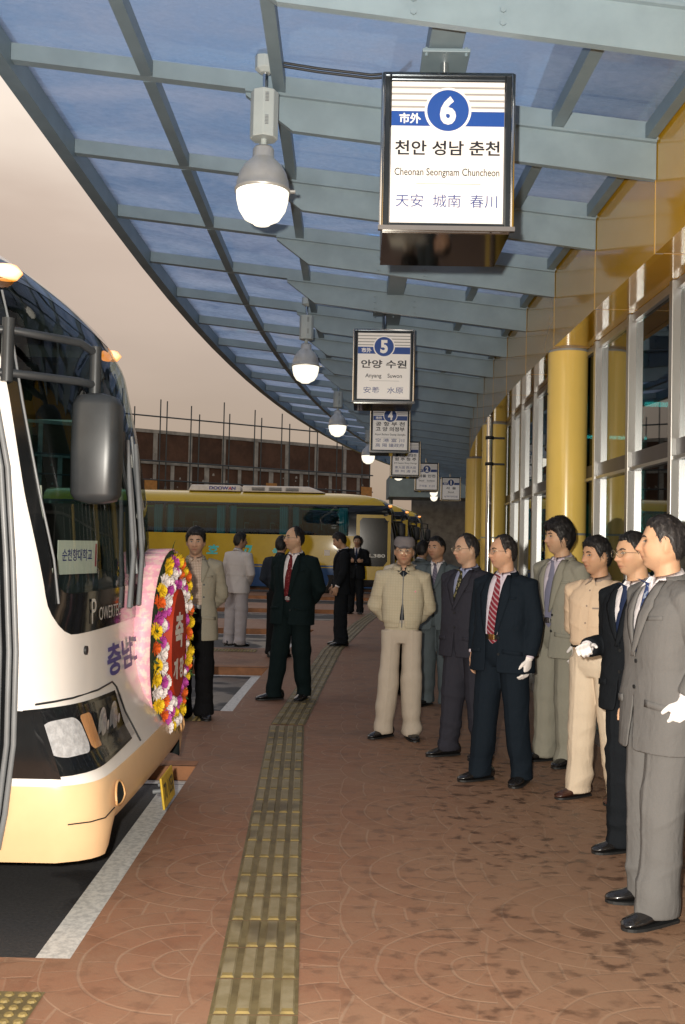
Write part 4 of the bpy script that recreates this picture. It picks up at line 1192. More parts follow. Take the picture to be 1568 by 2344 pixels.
SKINM = skin('skin', None)

def fold_noise(P, seed, k, n=5):
    r = np.random.RandomState(seed); out = np.zeros(len(P)); k = np.array(k)
    for i in range(n):
        d = r.normal(size=3) * k; ph = r.uniform(0, 6.28); w = r.normal(size=3) * k * .6
        out += np.sin(P @ d + ph + 1.3 * np.sin(P @ w + ph * 2))
    return out / n
def creases(P, seed, k, n=4):
    r = np.random.RandomState(seed); out = np.zeros(len(P)); k = np.array(k)
    for i in range(n):
        d = r.normal(size=3) * k; ph = r.uniform(0, 6.28); w = r.normal(size=3) * k * .45
        out += (1 - np.abs(np.sin(P @ d + ph + 1.6 * np.sin(P @ w + ph * 2)))) ** 3
    return out / n
def voxel(mb, size, it=4):
    """one continuous closed surface out of overlapping limbs"""
    me = mb.mesh('tmp', [])
    bm = bmesh.new(); bm.from_mesh(me); bmesh.ops.recalc_face_normals(bm, faces=bm.faces); bm.to_mesh(me); bm.free()
    o = bpy.data.objects.new('tmp', me); COL.objects.link(o)
    m = o.modifiers.new('r', 'REMESH'); m.mode = 'VOXEL'; m.voxel_size = size
    m = o.modifiers.new('s', 'SMOOTH'); m.iterations = it; m.factor = .5
    dg = bpy.context.evaluated_depsgraph_get(); r = bpy.data.meshes.new_from_object(o.evaluated_get(dg))
    bpy.data.objects.remove(o); bpy.data.meshes.remove(me)
    return r
def ss(a, b, x): t = np.clip((x - a) / (b - a), 0, 1); return t * t * (3 - 2 * t)
def mv(me):
    a = np.empty(len(me.vertices) * 3); me.vertices.foreach_get('co', a); return a.reshape(-1, 3)
def mn(me):
    a = np.empty(len(me.vertices) * 3); me.vertices.foreach_get('normal', a); return a.reshape(-1, 3)
def setv(me, P): me.vertices.foreach_set('co', np.ascontiguousarray(P, dtype=np.float32).ravel()); me.update()
def link(me, name, mat, parent):
    me.materials.clear(); me.materials.append(mat); me.name = name
    me.polygons.foreach_set('use_smooth', [True] * len(me.polygons))
    o = bpy.data.objects.new(name, me); COL.objects.link(o); o.parent = parent; return o
def cut(me, pred):
    bm = bmesh.new(); bm.from_mesh(me)
    dead = [f for f in bm.faces if pred(f.calc_center_median())]
    bmesh.ops.delete(bm, geom=dead, context='FACES')
    for _ in range(7):      # even out the cut edge
        new = {}
        for v in bm.verts:
            nb = [e.other_vert(v).co for e in v.link_edges if e.is_boundary]
            if len(nb) == 2: new[v] = v.co * .5 + (nb[0] + nb[1]) * .25
        for v, c_ in new.items(): v.co = c_
    bm.to_mesh(me); bm.free(); me.update()
def bvh(me): return BVHTree.FromPolygons([v.co[:] for v in me.vertices], [tuple(p.vertices) for p in me.polygons])
def ss(a, b, x): t = np.clip((x - a) / (b - a), 0, 1); return t * t * (3 - 2 * t)

def head_points(D, face=1.0):
    x, y, z = D[:, 0] * .0755, D[:, 1] * .097, D[:, 2] * .119
    f = D[:, 1] < 0
    t = np.clip((-z - .008) / .11, 0, 1)
    x = x * (1 - .30 * t ** 1.4); y = np.where(f, y * (1 - .03 * t), y * (1 - .50 * t))
    x = x * (1 + .05 * np.exp(-((z - .03) / .05) ** 2) * (D[:, 1] > -.2))
    y = np.where(f & (y < -.07), -.07 - (-y - .07) * .72, y)
    # jaw corner
    fr = np.clip(-D[:, 1] * 1.6, 0, 1)
    def g(x0, z0, sx, sz): return np.exp(-((np.abs(x) - x0) / sx) ** 2 - ((z - z0) / sz) ** 2)
    nz = np.clip((.028 - z) / .055, 0, 1)
    ridge = np.where(z > -.027, nz ** 1.1, np.exp(-((z + .027) / .008) ** 2)) * np.exp(-(x / (.0075 + .0065 * nz)) ** 2)
    d = .0245 * ridge + .007 * g(.0135, -.027, .007, .008)
    d += .0045 * g(.027, .031, .02, .009) - .0125 * g(.030, .013, .014, .010) + .004 * g(.047, -.016, .016, .02)
    d += .0065 * g(0, -.051, .019, .006) + .007 * g(0, -.0645, .016, .006) - .004 * g(0, -.058, .022, .0022) + .010 * g(0, -.093, .02, .014) - .004 * g(0, -.077, .018, .006)
    d += .004 * g(0, -.04, .012, .01)
    fold = np.exp(-((np.abs(x) - (.019 + np.clip(-z - .025, 0, .05) * .42)) / .0045) ** 2) * ss(-.022, -.034, z) * ss(-.075, -.055, z)
    d -= .0035 * fold; d -= .003 * g(.031, -.004, .014, .005); d -= .004 * g(.058, .03, .012, .02)
    y = y - d * fr * face
    return np.stack([x, y, z], 1)
def sphere_dirs(nu, nv):
    D = []
    for j in range(nv + 1):
        th = math.pi * (.004 + .992 * j / nv)
        for i in range(nu):
            ph = 2 * math.pi * i / nu; D.append((math.sin(th) * math.sin(ph), -math.sin(th) * math.cos(ph), math.cos(th)))
    return np.array(D)
def sphere_faces(nu, nv, cap=True):
    F = [(j * nu + i, (j + 1) * nu + i, (j + 1) * nu + (i + 1) % nu, j * nu + (i + 1) % nu) for j in range(nv) for i in range(nu)]
    if cap: F += [tuple(range(nu)), tuple(range((nv + 1) * nu - 1, nv * nu - 1, -1))]
    return F

def hand(mb, W, d, n, side, curl=.45, s=1.0):
    """palm with five separate fingers; d = direction of the fingers, n = palm normal, side = thumb side"""
    d = Vector(d).normalized(); n = Vector(n); n = (n - d * n.dot(d)).normalized(); sd = Vector(side); sd = (sd - d * sd.dot(d) - n * sd.dot(n)).normalized(); W = Vector(W)
    mb.tube([W - d * .03, W + d * .01, W + d * .05, W + d * .092], [(.022 * s, .028 * s), (.019 * s, .033 * s), (.0165 * s, .042 * s), (.012 * s, .040 * s)], 14, up=n)
    for off, ln, r in ((.030, .070, .0088), (.010, .078, .0092), (-.011, .073, .0088), (-.031, .058, .0078)):
        p = W + d * .086 + sd * off; a = 0; pts = [p - d * .02]; L = ln * s; dirs = d + sd * off * 2.2
        pts.append(p)
        for seg, fr in ((0, .45), (1, .30), (2, .25)):
            a += curl * (.7 if seg == 0 else 1); v = (dirs * math.cos(a) + n * math.sin(a)).normalized(); p = p + v * (L * fr); pts.append(p)
        mb.tube(pts, [r * s * q for q in (1, 1.05, 1, .92, .72)], 8)
    p = W + d * .022 + sd * .028; v1 = (d * .62 + sd * .70 + n * .25).normalized(); v2 = (d * .85 + sd * .25 + n * .4).normalized()
    mb.tube([p - v1 * .015, p + v1 * .034, p + v1 * .034 + v2 * .027, p + v1 * .034 + v2 * .048], [.0125 * s, .0108 * s, .010 * s, .007 * s], 8)

ARM = {  # elbow, wrist, hand direction, palm normal, thumb side  (x multiplied by the side)
    'down':   ((.226, .025, 1.10), (.222, -.03, .865), (-.05, -.15, -1), (-1, 0, 0), (0, -1, 0)),
    'downin': ((.238, .0, 1.10), (.215, -.10, .875), (-.2, -.25, -1), (-1, .2, 0), (-.2, -1, 0)),
    'behind': ((.246, .085, 1.10), (.085, .185, .935), (-1, .1, -.25), (0, 1, 0), (0, 0, 1)),
    'front':  ((.255, .01, 1.10), (.065, -.195, .93), (-1, -.1, -.5), (0, 1, 0), (0, 0, 1)),
    'fore':   ((.238, .05, 1.10), (.165, -.205, 1.085), (-.55, -.8, .15), (-.3, .2, -.9), (-.4, .3, 1)),
    'cross':  ((.262, -.03, 1.12), (-.03, -.20, 1.15), (-1, .15, .1), (0, 1, 0), (0, 0, 1)),
    'pocket': ((.255, .06, 1.10), (.215, -.02, .935), (-.15, -.35, -1), (-1, 0, 0), (0, -1, 0)),
}
def person(label, x, y, rz, h=1.70, girth=1.0, belly=0.0, skinc=(.50, .31, .21), hair='black', style='normal', hyaw=0, hpitch=0, hroll=0,
           arms=('behind', 'behind'), top='suit', jacket=None, vcut=1.08, open_=0, shirt=None, tie=None, trousers=None, belt=None, shoes=None, jkmat=None,
           glasses=False, cap=None, gloves=(0, 0), feet=((.10, 0, 12), (.10, 0, 12)), vox=.0065, lean=0, buckle=False, tuck=True, hem=None, group='people standing on the platform', collar=None, pocket=None, tilt=1.0):
    P = thing('person', label, 'person', (x, y, 0), rz, group)
    sc = h / 1.70; P.scale = (sc, sc, sc)
    P.rotation_euler = (R(random.uniform(-1.0, .8)) * tilt, R(random.uniform(-1.2, 1.2)) * tilt, rz)
    rseed = int(abs(x * 131 + y * 71)) + 5
    G = girth * .90
    RG = random.Random(rseed)
    sq = lambda a, p: math.copysign(abs(a) ** p, a)
    def ring(z, ax, by, yo=0, p=.78, n=32): return [(ax * sq(math.cos(t), p), yo + by * sq(math.sin(t), p), z) for t in [2 * math.pi * i / n for i in range(n)]]
    LZ = lambda z: lean * max(0, z - .9)      # gentle forward lean
    # ---- head
    piv = Vector((0, .012, 1.455))
    Mh = Matrix.Translation(piv) @ Matrix.Rotation(R(hyaw), 4, 'Z') @ Matrix.Rotation(R(hroll), 4, 'Y') @ Matrix.Rotation(R(hpitch), 4, 'X') @ Matrix.Translation((0, -.024, .122))
    NU, NV = 88, 64
    Dh = sphere_dirs(NU, NV); Hh = head_points(Dh, RG.uniform(.95, 1.3))
    Hh = Hh * np.array([RG.uniform(.96, 1.06), RG.uniform(.97, 1.04), RG.uniform(.97, 1.04)])
    Hh[:, 0] *= 1 + RG.uniform(-.05, .12) * np.exp(-((Hh[:, 2] + .065) / .035) ** 2)
    hv = [Mh @ Vector(p) for p in Hh]
    bm_ = MB(); bm_.add(hv, sphere_faces(NU, NV))
    for s in (-1, 1):
        D2 = sphere_dirs(16, 10)
        E = [Mh @ (Matrix.Translation((s * .0775, .014, -.004)) @ Matrix.Rotation(R(s * 24), 4, 'Z') @ Matrix.Rotation(R(-12), 4, 'X') @ Vector((d[0] * .0075, d[1] * .0185, d[2] * .032))) for d in D2]
        bm_.add(E, sphere_faces(16, 10))
    headc = Mh @ Vector((0, .02, -.05))
    bm_.tube([(0, .022, 1.36), (0, .02, 1.44), tuple(headc)], [(.068, .062), (.058, .056), (.056, .052)], 20, up=(1, 0, 0))
    # ---- trunk and limbs of the one continuous body
    bel = lambda z: belly * math.exp(-((z - 1.06) / .13) ** 2)
    TR = [(.84, .11, .075, 0), (.92, .150, .10, 0), (1.05, .150, .10, 0), (1.2, .165, .11, 0), (1.29, .168, .100, .005), (1.355, .140, .076, .012), (1.395, .080, .056, .018)]
    bm_.loft([ring(z, a * G, b * G + bel(z) * .9, yo - bel(z) * .6) for z, a, b, yo in TR])
    AR = []
    for i, s in enumerate((-1, 1)):
        e, w, hd, nn, ts = ARM[arms[i]]
        S = Vector((s * .176 * (.6 + .4 * G), .008, 1.355)); Ee = Vector((s * e[0] * (.5 + .5 * G), e[1], e[2])); Ww = Vector((s * w[0] * (.5 + .5 * G), w[1] + (-belly * .8 if w[1] < -.1 else 0), w[2]))
        hd, nn, ts = [Vector((s * q[0], q[1], q[2])) for q in (hd, nn, ts)]
        AR.append((S, Ee, Ww, hd, nn, ts))
        bm_.tube([S - Vector((s * .05, 0, -.005)), S, S.lerp(Ee, .5), Ee, Ee.lerp(Ww, .45), Ww], [.045, .052, .044, .038, .037, .026], 14)
        if not gloves[i]: hand(bm_, Ww, hd, nn, ts)
        else: hand(bm_, Ww, hd, nn, ts, curl=gloves[i], s=.85)
    LEG = []
    for i, s in enumerate((-1, 1)):
        fx_, fy_, fa = feet[i]; fx_ *= s
        Hp = Vector((s * .088, 0, .88)); An = Vector((fx_, fy_ + .03, .075)); Kn = Hp.lerp(An, .52) + Vector((0, -.018, 0))
        LEG.append((Hp, Kn, An, s, R(fa) * s))
        bm_.tube([Hp, Hp.lerp(Kn, .5), Kn, Kn.lerp(An, .4), An, An - Vector((0, 0, .03))], [.082, .072, .055, .050, .030, .028], 14)
        tdir = Vector((math.sin(LEG[-1][4]), -math.cos(LEG[-1][4]), 0)); bm_.tube([An - Vector((0, 0, .03)) - tdir * .04, An - Vector((0, 0, .035)) + tdir * .06, An - Vector((0, 0, .05)) + tdir * .15], [.022, .022, .012], 10)
    me = voxel(bm_, vox, 3)
    Pv = mv(me)
    # skin colouring (the skin's own reds, lips and beard shadow, plus shade painted in folds and hollows)
    inv = np.array(Mh.inverted()); L = Pv @ inv[:3, :3].T + inv[:3, 3]
    c = np.tile(np.array(skinc) * np.array([.90, .86, .82]), (len(L), 1))
    def gg(x0, z0, sx_, sz_): return (np.exp(-((np.abs(L[:, 0]) - x0) / sx_) ** 2 - ((L[:, 2] - z0) / sz_) ** 2) * (L[:, 1] < -.03))[:, None]
    inh = (np.abs(L[:, 2]) < .13)[:, None]
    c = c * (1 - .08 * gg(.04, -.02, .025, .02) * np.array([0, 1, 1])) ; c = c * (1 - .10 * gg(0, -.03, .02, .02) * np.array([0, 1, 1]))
    lips = np.clip(gg(0, -.058, .021, .0085) * 1.3, 0, 1); c = c * (1 - lips) + np.array([skinc[0] * .80, skinc[1] * .55, skinc[2] * .58]) * lips
    ml = np.clip(gg(0, -.058, .023, .0028) * 1.2, 0, 1); c = c * (1 - .55 * ml)
    beard = (ss(-.035, -.075, L[:, 2]) * (L[:, 1] < -.01) * ss(-.135, -.11, L[:, 2]))[:, None] * inh; c = c * (1 - .13 * beard * (1 - lips) * np.array([1, .9, .75]))
    c = c * (1 + .10 * fold_noise(L * 1.0, rseed + 60, (38, 38, 38))[:, None] * np.array([.6, 1, 1]) * inh)
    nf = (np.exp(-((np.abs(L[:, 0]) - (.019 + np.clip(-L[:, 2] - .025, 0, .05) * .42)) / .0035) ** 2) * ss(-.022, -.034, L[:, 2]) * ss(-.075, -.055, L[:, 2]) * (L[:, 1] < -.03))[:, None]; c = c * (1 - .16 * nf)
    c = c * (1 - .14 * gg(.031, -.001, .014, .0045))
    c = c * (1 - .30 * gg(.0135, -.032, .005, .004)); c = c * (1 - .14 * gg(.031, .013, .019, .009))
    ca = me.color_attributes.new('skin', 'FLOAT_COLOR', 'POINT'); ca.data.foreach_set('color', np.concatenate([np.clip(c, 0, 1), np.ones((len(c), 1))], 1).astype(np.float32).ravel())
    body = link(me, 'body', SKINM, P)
    bt = bvh(me)
    Mi = Mh
    def onface(px, pz, off=.0018):
        o_ = Mh @ Vector((px, -.25, pz)); dr = (Mh.to_3x3() @ Vector((0, 1, 0))); hit = bt.ray_cast(o_, dr)
        if hit[0] is None: return Mh @ Vector((px, -.085, pz))
        return hit[0] - dr * off
    # eyes and brows
    ey = MB()
    for s in (-1, 1):
        def alm(cx, cz, w, hh, m, off, n=14):
            pts = []
            for k in range(n):
                a = 2 * math.pi * k / n; px = w * math.cos(a); pz = hh * math.sin(a) * (1 - .25 * (px / w) ** 2) + .0022 * (px * s) / w
                pts.append(onface(s * cx + px, cz + pz, off))
            ey.add(pts + [onface(s * cx, cz, off)], [(k, (k + 1) % n, n) for k in range(n)], m, True)
        alm(.0310, .0125, .0145, .0052, 1, .0016); alm(.0310, .0116, .0118, .0034, 0, .0024); alm(.0310, .0120, .0052, .0044, 1, .0032)
    ey.build('eyes', [EYEW, EYED], P)
    br = MB()
    for s in (-1, 1):
        pts = [(.0135, .0290, .0035), (.024, .0325, .0048), (.036, .0335, .0042), (.047, .0285, .002)]
        up = [onface(s * a, b + w, .0022) for a, b, w in pts]; dn = [onface(s * a, b - w, .0022) for a, b, w in pts]
        br.add(up + dn, [(i, i + 1, i + 5, i + 4) for i in range(3)], 0, True)
    br.build('eyebrows', BROW, P)
    # hair
    ang = np.degrees(np.arctan2(np.abs(Hh[:, 0]), -Hh[:, 1]))
    prof = {'normal': [(0, .066), (28, .068), (48, .050), (62, .012), (72, -.012), (78, .0), (86, .030), (100, .026), (112, -.03), (140, -.068), (180, -.08)],
            'short': [(0, .072), (28, .076), (48, .060), (62, .035), (74, .010), (86, .034), (100, .03), (112, -.015), (140, -.058), (180, -.068)],
            'long': [(0, .050), (28, .052), (45, .040), (58, .010), (70, -.022), (80, -.018), (88, .008), (100, -.01), (112, -.055), (140, -.088), (180, -.098)],
            'reced': [(0, .100), (25, .108), (45, .088), (60, .045), (74, .005), (86, .032), (100, .028), (112, -.02), (140, -.06), (180, -.07)],
            'bald': [(0, .1185), (30, .117), (50, .098), (64, .062), (74, .014), (86, .030), (100, .026), (112, -.02), (140, -.06), (180, -.07)]}[style]
    line = np.interp(ang, [p[0] for p in prof], [p[1] for p in prof]) + fold_noise(Dh, rseed + 2, (22, 22, 5)) * .0075
    zz = Hh[:, 2]
    s_ = zz - line
    th = {'normal': .017, 'short': .010, 'long': .026, 'reced': .011, 'bald': .008}[style]
    rough_ = fold_noise(Dh, rseed, (7, 7, 7)) * .34 + fold_noise(Dh, rseed + 1, (20, 20, 5)) * .22 + fold_noise(Dh, rseed + 5, (45, 45, 8)) * .16
    off = -.004 + (th * (1 + rough_) + .004) * ss(-.004, .020, s_) * (.75 + .45 * ss(.0, .09, zz))
    nrm = Dh / np.array([.0755, .097, .119]); nrm /= np.linalg.norm(nrm, axis=1)[:, None]
    Hp_ = Hh + nrm * off[:, None]
    if style == 'long': Hp_[:, 2] += .006 * ss(.05, .11, zz); 
    keep = s_ > -.010
    F = [f for f in sphere_faces(NU, NV, False) if all(keep[i] for i in f)] + [tuple(range(NU))]
    hm = MB(); used = sorted({i for f in F for i in f}); mp = {i: k for k, i in enumerate(used)}
    hm.add([Mh @ Vector(Hp_[i]) for i in used], [tuple(mp[i] for i in f) for f in F], 0, True)
    okv = np.where((s_ > .004) & (zz < (.045 if cap else 1)))[0]
    slen = {'normal': .034, 'short': .020, 'long': .05, 'reced': .026, 'bald': .022}[style]
    for _ in range(1500):
        i = RG.choice(okv); p0 = Hp_[i]; nn_ = nrm[i]
        dn = np.array([0, .55, -1.0]) if Dh[i][1] > -.55 else np.array([.9 * (1 if Dh[i][0] > 0 else -1), .35, -.25])
        dn = dn + np.array([RG.gauss(0, .28) for _ in range(3)]); dn = dn - nn_ * dn.dot(nn_); dn /= np.linalg.norm(dn) + 1e-9
        sdv = np.cross(dn, nn_) * RG.uniform(.0009, .0020); L_ = slen * RG.uniform(.6, 1.3); lift = RG.uniform(.001, .006)
        q0 = p0 + nn_ * .0005; q1 = p0 + dn * L_ * .5 + nn_ * (lift * .8 - L_ * L_ * 1.2); q2 = p0 + dn * L_ + nn_ * (lift * .5 - L_ * L_ * 4.2)
        hm.add([Mh @ Vector(v) for v in (q0 - sdv, q0 + sdv, q1 + sdv, q1 - sdv, q2)], [(0, 1, 2, 3), (3, 2, 4)], 0, True)
    hm.build('hair', HAIRM[hair], P)
    if cap:
        cm = MB(); lim = .048
        dome = Hh + nrm * (.021 + .010 * ss(.05, .1, zz))[:, None]; dome[:, 2] = np.minimum(dome[:, 2] + .002, .128 + .06 * 0 + .0 * zz)
        dome[:, :2] *= (1 + .10 * ss(.045, .085, zz) * (1 - ss(.10, .125, zz)))[:, None]
        keep = zz > lim + .016 * (Hh[:, 1] / .09)
        F = [f for f in sphere_faces(NU, NV, False) if all(keep[i] for i in f)] + [tuple(range(NU))]
        used = sorted({i for f in F for i in f}); mp = {i: k for k, i in enumerate(used)}
        cm.add([Mh @ Vector(dome[i]) for i in used], [tuple(mp[i] for i in f) for f in F], 0, True)
        cm.grid(lambda u, v: Mh @ Vector(((u - .5) * .15 * (1 - .25 * v), -.098 - .045 * v * (1 - (2 * u - 1) ** 2) + .055 * (2 * u - 1) ** 2, .045 - .012 * v)), 16, 4, 0)
        cm.grid(lambda u, v: Mh @ Vector(((u - .5) * .15 * (1 - .25 * v), -.098 - .045 * v * (1 - (2 * u - 1) ** 2) + .055 * (2 * u - 1) ** 2, .055 - .016 * v)), 16, 4, 0)
        cm.build('flat_cap', cap, P)
    if glasses:
        gm = MB(); lm_ = MB()
        for s in (-1, 1):
            cpt = (s * .033, -.101, .008)
            pts = [Mh @ Vector((cpt[0] + .0245 * math.copysign(abs(math.cos(a)) ** .8, math.cos(a)), cpt[1] + .25 * abs(.0245 * math.cos(a)) * (1 if s * math.cos(a) > 0 else 0), cpt[2] + .0185 * math.copysign(abs(math.sin(a)) ** .8, math.sin(a)))) for a in [2 * math.pi * k / 20 for k in range(21)]]
            gm.tube(pts, .0014, 6, caps=False); lm_.add(pts[:20], [tuple(range(20))], 0)
            gm.tube([Mh @ Vector((s * .057, -.094, .014)), Mh @ Vector((s * .074, -.07, .014)), Mh @ Vector((s * .079, .01, .012))], .0014, 6)
        gm.tube([Mh @ Vector((-.009, -.102, .012)), Mh @ Vector((.009, -.102, .012))], .0014, 6)
        go = gm.build('glasses', WIRE, P); lm_.build('lenses', LENSM, go)
    # gloves
    for i in (0, 1):
        if gloves[i]:
            S, Ee, Ww, hd, nn, ts = AR[i]; gmb = MB(); hand(gmb, Ww, hd, nn, ts, curl=gloves[i], s=1.10)
            gd = hd.normalized(); gmb.tube([Ww - gd * .055, Ww - gd * .02, Ww + gd * .01], [.034, .032, .028], 14)
            link(voxel(gmb, .0042, 2), 'glove', GLOVE, P)
    # ---- shoes
    for Hp, Kn, An, s, fa in LEG:
        sh = MB(); d = Vector((math.sin(fa), -math.cos(fa), 0)); sd = Vector((d.y, -d.x, 0)); rings = []
        for u, w, hh, zb in ((-.088, .020, .060, .012), (-.078, .034, .090, .004), (-.04, .040, .112, .003), (.0, .042, .116, .004), (.045, .045, .098, .004), (.08, .047, .074, .004), (.13, .049, .056, .005), (.17, .044, .047, .006), (.195, .031, .037, .009), (.207, .014, .026, .012)):
            c0 = Vector((An.x, An.y, 0)) + d * u; rr = []
            for k in range(16):
                a = 2 * math.pi * k / 16; cx = math.cos(a); sz = math.sin(a); zz_ = zb + (hh - zb) * (sz * .5 + .5) ** (.9 if sz > 0 else .6); wid = w * (1 - .38 * max(0, sz) ** 2)
                rr.append(c0 + sd * (wid * sq(cx, .7)) + Vector((0, 0, zz_)))
            rings.append(rr)
        sh.loft(rings)
        sl = MB()
        so = sh.build('shoe', shoes or SHOEBLK, P, fix=True)
        outl = [(-.09, 0), (-.075, .036), (-.02, .040), (.05, .047), (.13, .050), (.18, .040), (.205, .018), (.209, 0)]
        us = [q[0] for q in outl]; ws_ = [q[1] for q in outl]; outl = [(-.09 + .299 * (.5 - .5 * math.cos(math.pi * k / 22)),) for k in range(23)]; outl = [(u[0], float(np.interp(u[0], us, ws_)) if 0 < k < 22 else 0) for k, u in enumerate(outl)]
        full = outl + [(u, -w) for u, w in outl[-2:0:-1]]
        pv = [Vector((An.x, An.y, 0)) + d * u + sd * w for u, w in full]
        sl.add([p + Vector((0, 0, .0015)) for p in pv] + [p + Vector((0, 0, .014)) for p in pv], [tuple(range(len(pv)))[::-1], tuple(range(len(pv), 2 * len(pv)))] + [(k, (k + 1) % len(pv), (k + 1) % len(pv) + len(pv), k + len(pv)) for k in range(len(pv))])
        sl.build('sole', M['black'], so)
    # ---- trousers
    tm = MB()
    tm.loft([ring(z, a * G, b * G + bel(z) * .85, -bel(z) * .5, .85) for z, a, b in ((.80, .12, .10), (.86, .168, .120), (.93, .170, .124), (1.005, .158, .115))])
    for Hp, Kn, An, s, fa in LEG:
        d = Vector((math.sin(fa), -math.cos(fa), 0)); hemp = Vector((An.x, An.y, .034)) + d * .016
        tm.tube([Hp + Vector((s * .004, 0, .03)), Hp.lerp(Kn, .35), Kn, Kn.lerp(hemp, .5), hemp + Vector((0, 0, .10)), hemp], [(.110 * G, .106 * G), (.106 * G, .100 * G), (.092, .086), (.088, .080), (.088, .076), (.097, .077)], 20, up=(0, -1, 0))
    me = voxel(tm, vox * 1.15, 9); Pv, N = mv(me), mn(me)
    lowz = ss(.42, .06, Pv[:, 2]); kz = np.exp(-((Pv[:, 2] - .5) / .12) ** 2)
    a = fold_noise(Pv, rseed, (10, 10, 2.0)) * .0095 + fold_noise(Pv, rseed + 3, (7, 7, 28)) * (.015 * lowz + .009 * kz) + fold_noise(Pv, rseed + 4, (18, 18, 7)) * .003 + creases(Pv, rseed + 31, (5, 5, 8)) * (.006 + .018 * lowz + .012 * kz)
    crease = np.zeros(len(Pv))
    for Hp, Kn, An, s, fa in LEG:
        cx = np.interp(Pv[:, 2], [.05, .48, .9], [An.x + math.sin(fa) * .03, Kn.x, Hp.x]); crease += np.exp(-((Pv[:, 0] - cx) / .010) ** 2) * (N[:, 1] < -.3) * (Pv[:, 2] < .92)
    a = a + .004 * crease
    a *= ss(1.0, .93, Pv[:, 2]) + .15
    setv(me, Pv + N * a[:, None]); tro = link(me, 'trousers', trousers, P)
    if belt:
        bl = MB(); zb = .985
        for k, (z0, z1) in enumerate(((zb, zb + .034),)):
            r0 = ring(z0, .180 * G, .131 * G + bel(1.0) * .95, -bel(1.0) * .5, .85, 48); r1 = ring(z1, .179 * G, .130 * G + bel(1.0) * .95, -bel(1.0) * .5, .85, 48)
            bl.add(r0 + r1, [(i, (i + 1) % 48, (i + 1) % 48 + 48, i + 48) for i in range(48)], 0, True)
        bo = bl.build('belt', belt, P)
        yb = -(.131 * G + bel(1.0) * .95) - bel(1.0) * .5
        MB().box(-.021, .021, yb - .008, yb + .003, zb - .003, zb + .037).build('buckle', M['chrome'] if not buckle else buckle, bo, bevel=.003)
    # ---- shirt
    def torso(k, zlo, hem_w=None, flare=0):
        return [(zlo, (.198 + flare) * k, (.138 + flare) * k, 0), (.93, (.196 + flare * .7) * k, .137 * k, 0), (1.05, .182 * k, .128 * k, 0), (1.19, .195 * k, .132 * k, 0), (1.29, .207 * k, .125 * k, .004), (1.355, .188 * k, .106 * k, .010), (1.40, .130 * k, .082 * k, .016), (1.430, .080 * k, .066 * k, .020)]
    hw_ = .14
    if shirt:
        k = 1.0 if top == 'shirt' else .92
        sm3 = MB(); zlo = .97 if tuck else .80
        sm3.loft([ring(z, a * G, b * G + bel(z), yo - bel(z) * .65) for z, a, b, yo in ([(.96, .165 * k, .117 * k, 0), (.995, .168 * k, .119 * k, 0), (1.02, .184 * k, .132 * k, 0)] + torso(k, zlo)[2:] if tuck else torso(k, zlo, flare=.012))])
        if top == 'shirt':
            for S, Ee, Ww, hd, nn, ts in AR:
                sm3.tube([S - Vector((math.copysign(.06, S.x), 0, -.005)), S, S.lerp(Ee, .5), Ee, Ee.lerp(Ww, .5), Ww - (Ww - Ee) * .06], [.068, .075, .068, .060, .055, .046], 18)
        else:
            for S, Ee, Ww, hd, nn, ts in AR:
                dd = (Ww - Ee).normalized(); sm3.tube([Ee.lerp(Ww, .6), Ww - dd * .004], [.040, .037], 16)
        me = voxel(sm3, vox * 1.1, 3)
        if top == 'shirt':
            Pv, N = mv(me), mn(me)
            a = fold_noise(Pv, rseed + 9, (8, 8, 7)) * .005 + fold_noise(Pv, rseed + 10, (15, 15, 12)) * .003 + creases(Pv, rseed + 33, (5, 5, 9)) * .014 + np.exp(-((Pv[:, 2] - 1.02) / .05) ** 2) * fold_noise(Pv, rseed + 12, (20, 20, 3)) * .008
            setv(me, Pv + N * a[:, None])
        shirto = link(me, 'shirt', shirt, P); sbv = bvh(me)
        # collar
        cl = MB(); nC = 28; r0 = []; r1 = []; r2 = []
        for i in range(nC + 1):
            t = math.pi * 2 * (i / nC) * .93 - math.pi / 2 + math.pi * .07; cs, sn = math.cos(t), math.sin(t)
            r0.append((.064 * cs, .020 + .062 * sn, 1.432 + .012 * max(0, sn))); r1.append((.062 * cs, .020 + .060 * sn, 1.462 + .020 * sn)); r2.append((.080 * cs, .020 + .080 * sn, 1.430 + .016 * sn))
        w = nC + 1
        cl.add(r0 + r1 + r2, [(i, i + 1, i + 1 + w, i + w) for i in range(nC)] + [(i + w, i + 1 + w, i + 1 + 2 * w, i + 2 * w) for i in range(nC)], 0, True)
        for s, idx in ((1, 0), (-1, nC)):
            a0, b0 = Vector(r1[idx]), Vector(r2[idx]); tip = Vector((s * .042, -.088 - bel(1.38), 1.392))
            cl.add([a0, b0, tip, Vector((s * .010, -.062, 1.440))], [(0, 1, 2, 3)], 0, True)
        co_ = cl.build('collar', collar or shirt, shirto); md = co_.modifiers.new('thickness', 'SOLIDIFY'); md.thickness = .003; md.offset = 1
        if pocket:
            def ons(px, z, off):
                hit = sbv.ray_cast(Vector((px, -1, z)), Vector((0, 1, 0))); return Vector((px, (hit[0].y if hit[0] is not None else -.11) - off, z))
            pk = MB(); vs = [ons(.045 + .105 * q / 5, z, .007) for z in (1.245, 1.13) for q in range(6)]; pk.add(vs, [(j, j + 1, j + 7, j + 6) for j in range(5)], 0, True)
            vs = [ons(.043 + .109 * q / 5, z, .010) for z in (1.252, 1.242) for q in range(6)]; pk.add(vs, [(j, j + 1, j + 7, j + 6) for j in range(5)], 1, True); pk.build('pocket', [shirt, collar], shirto)
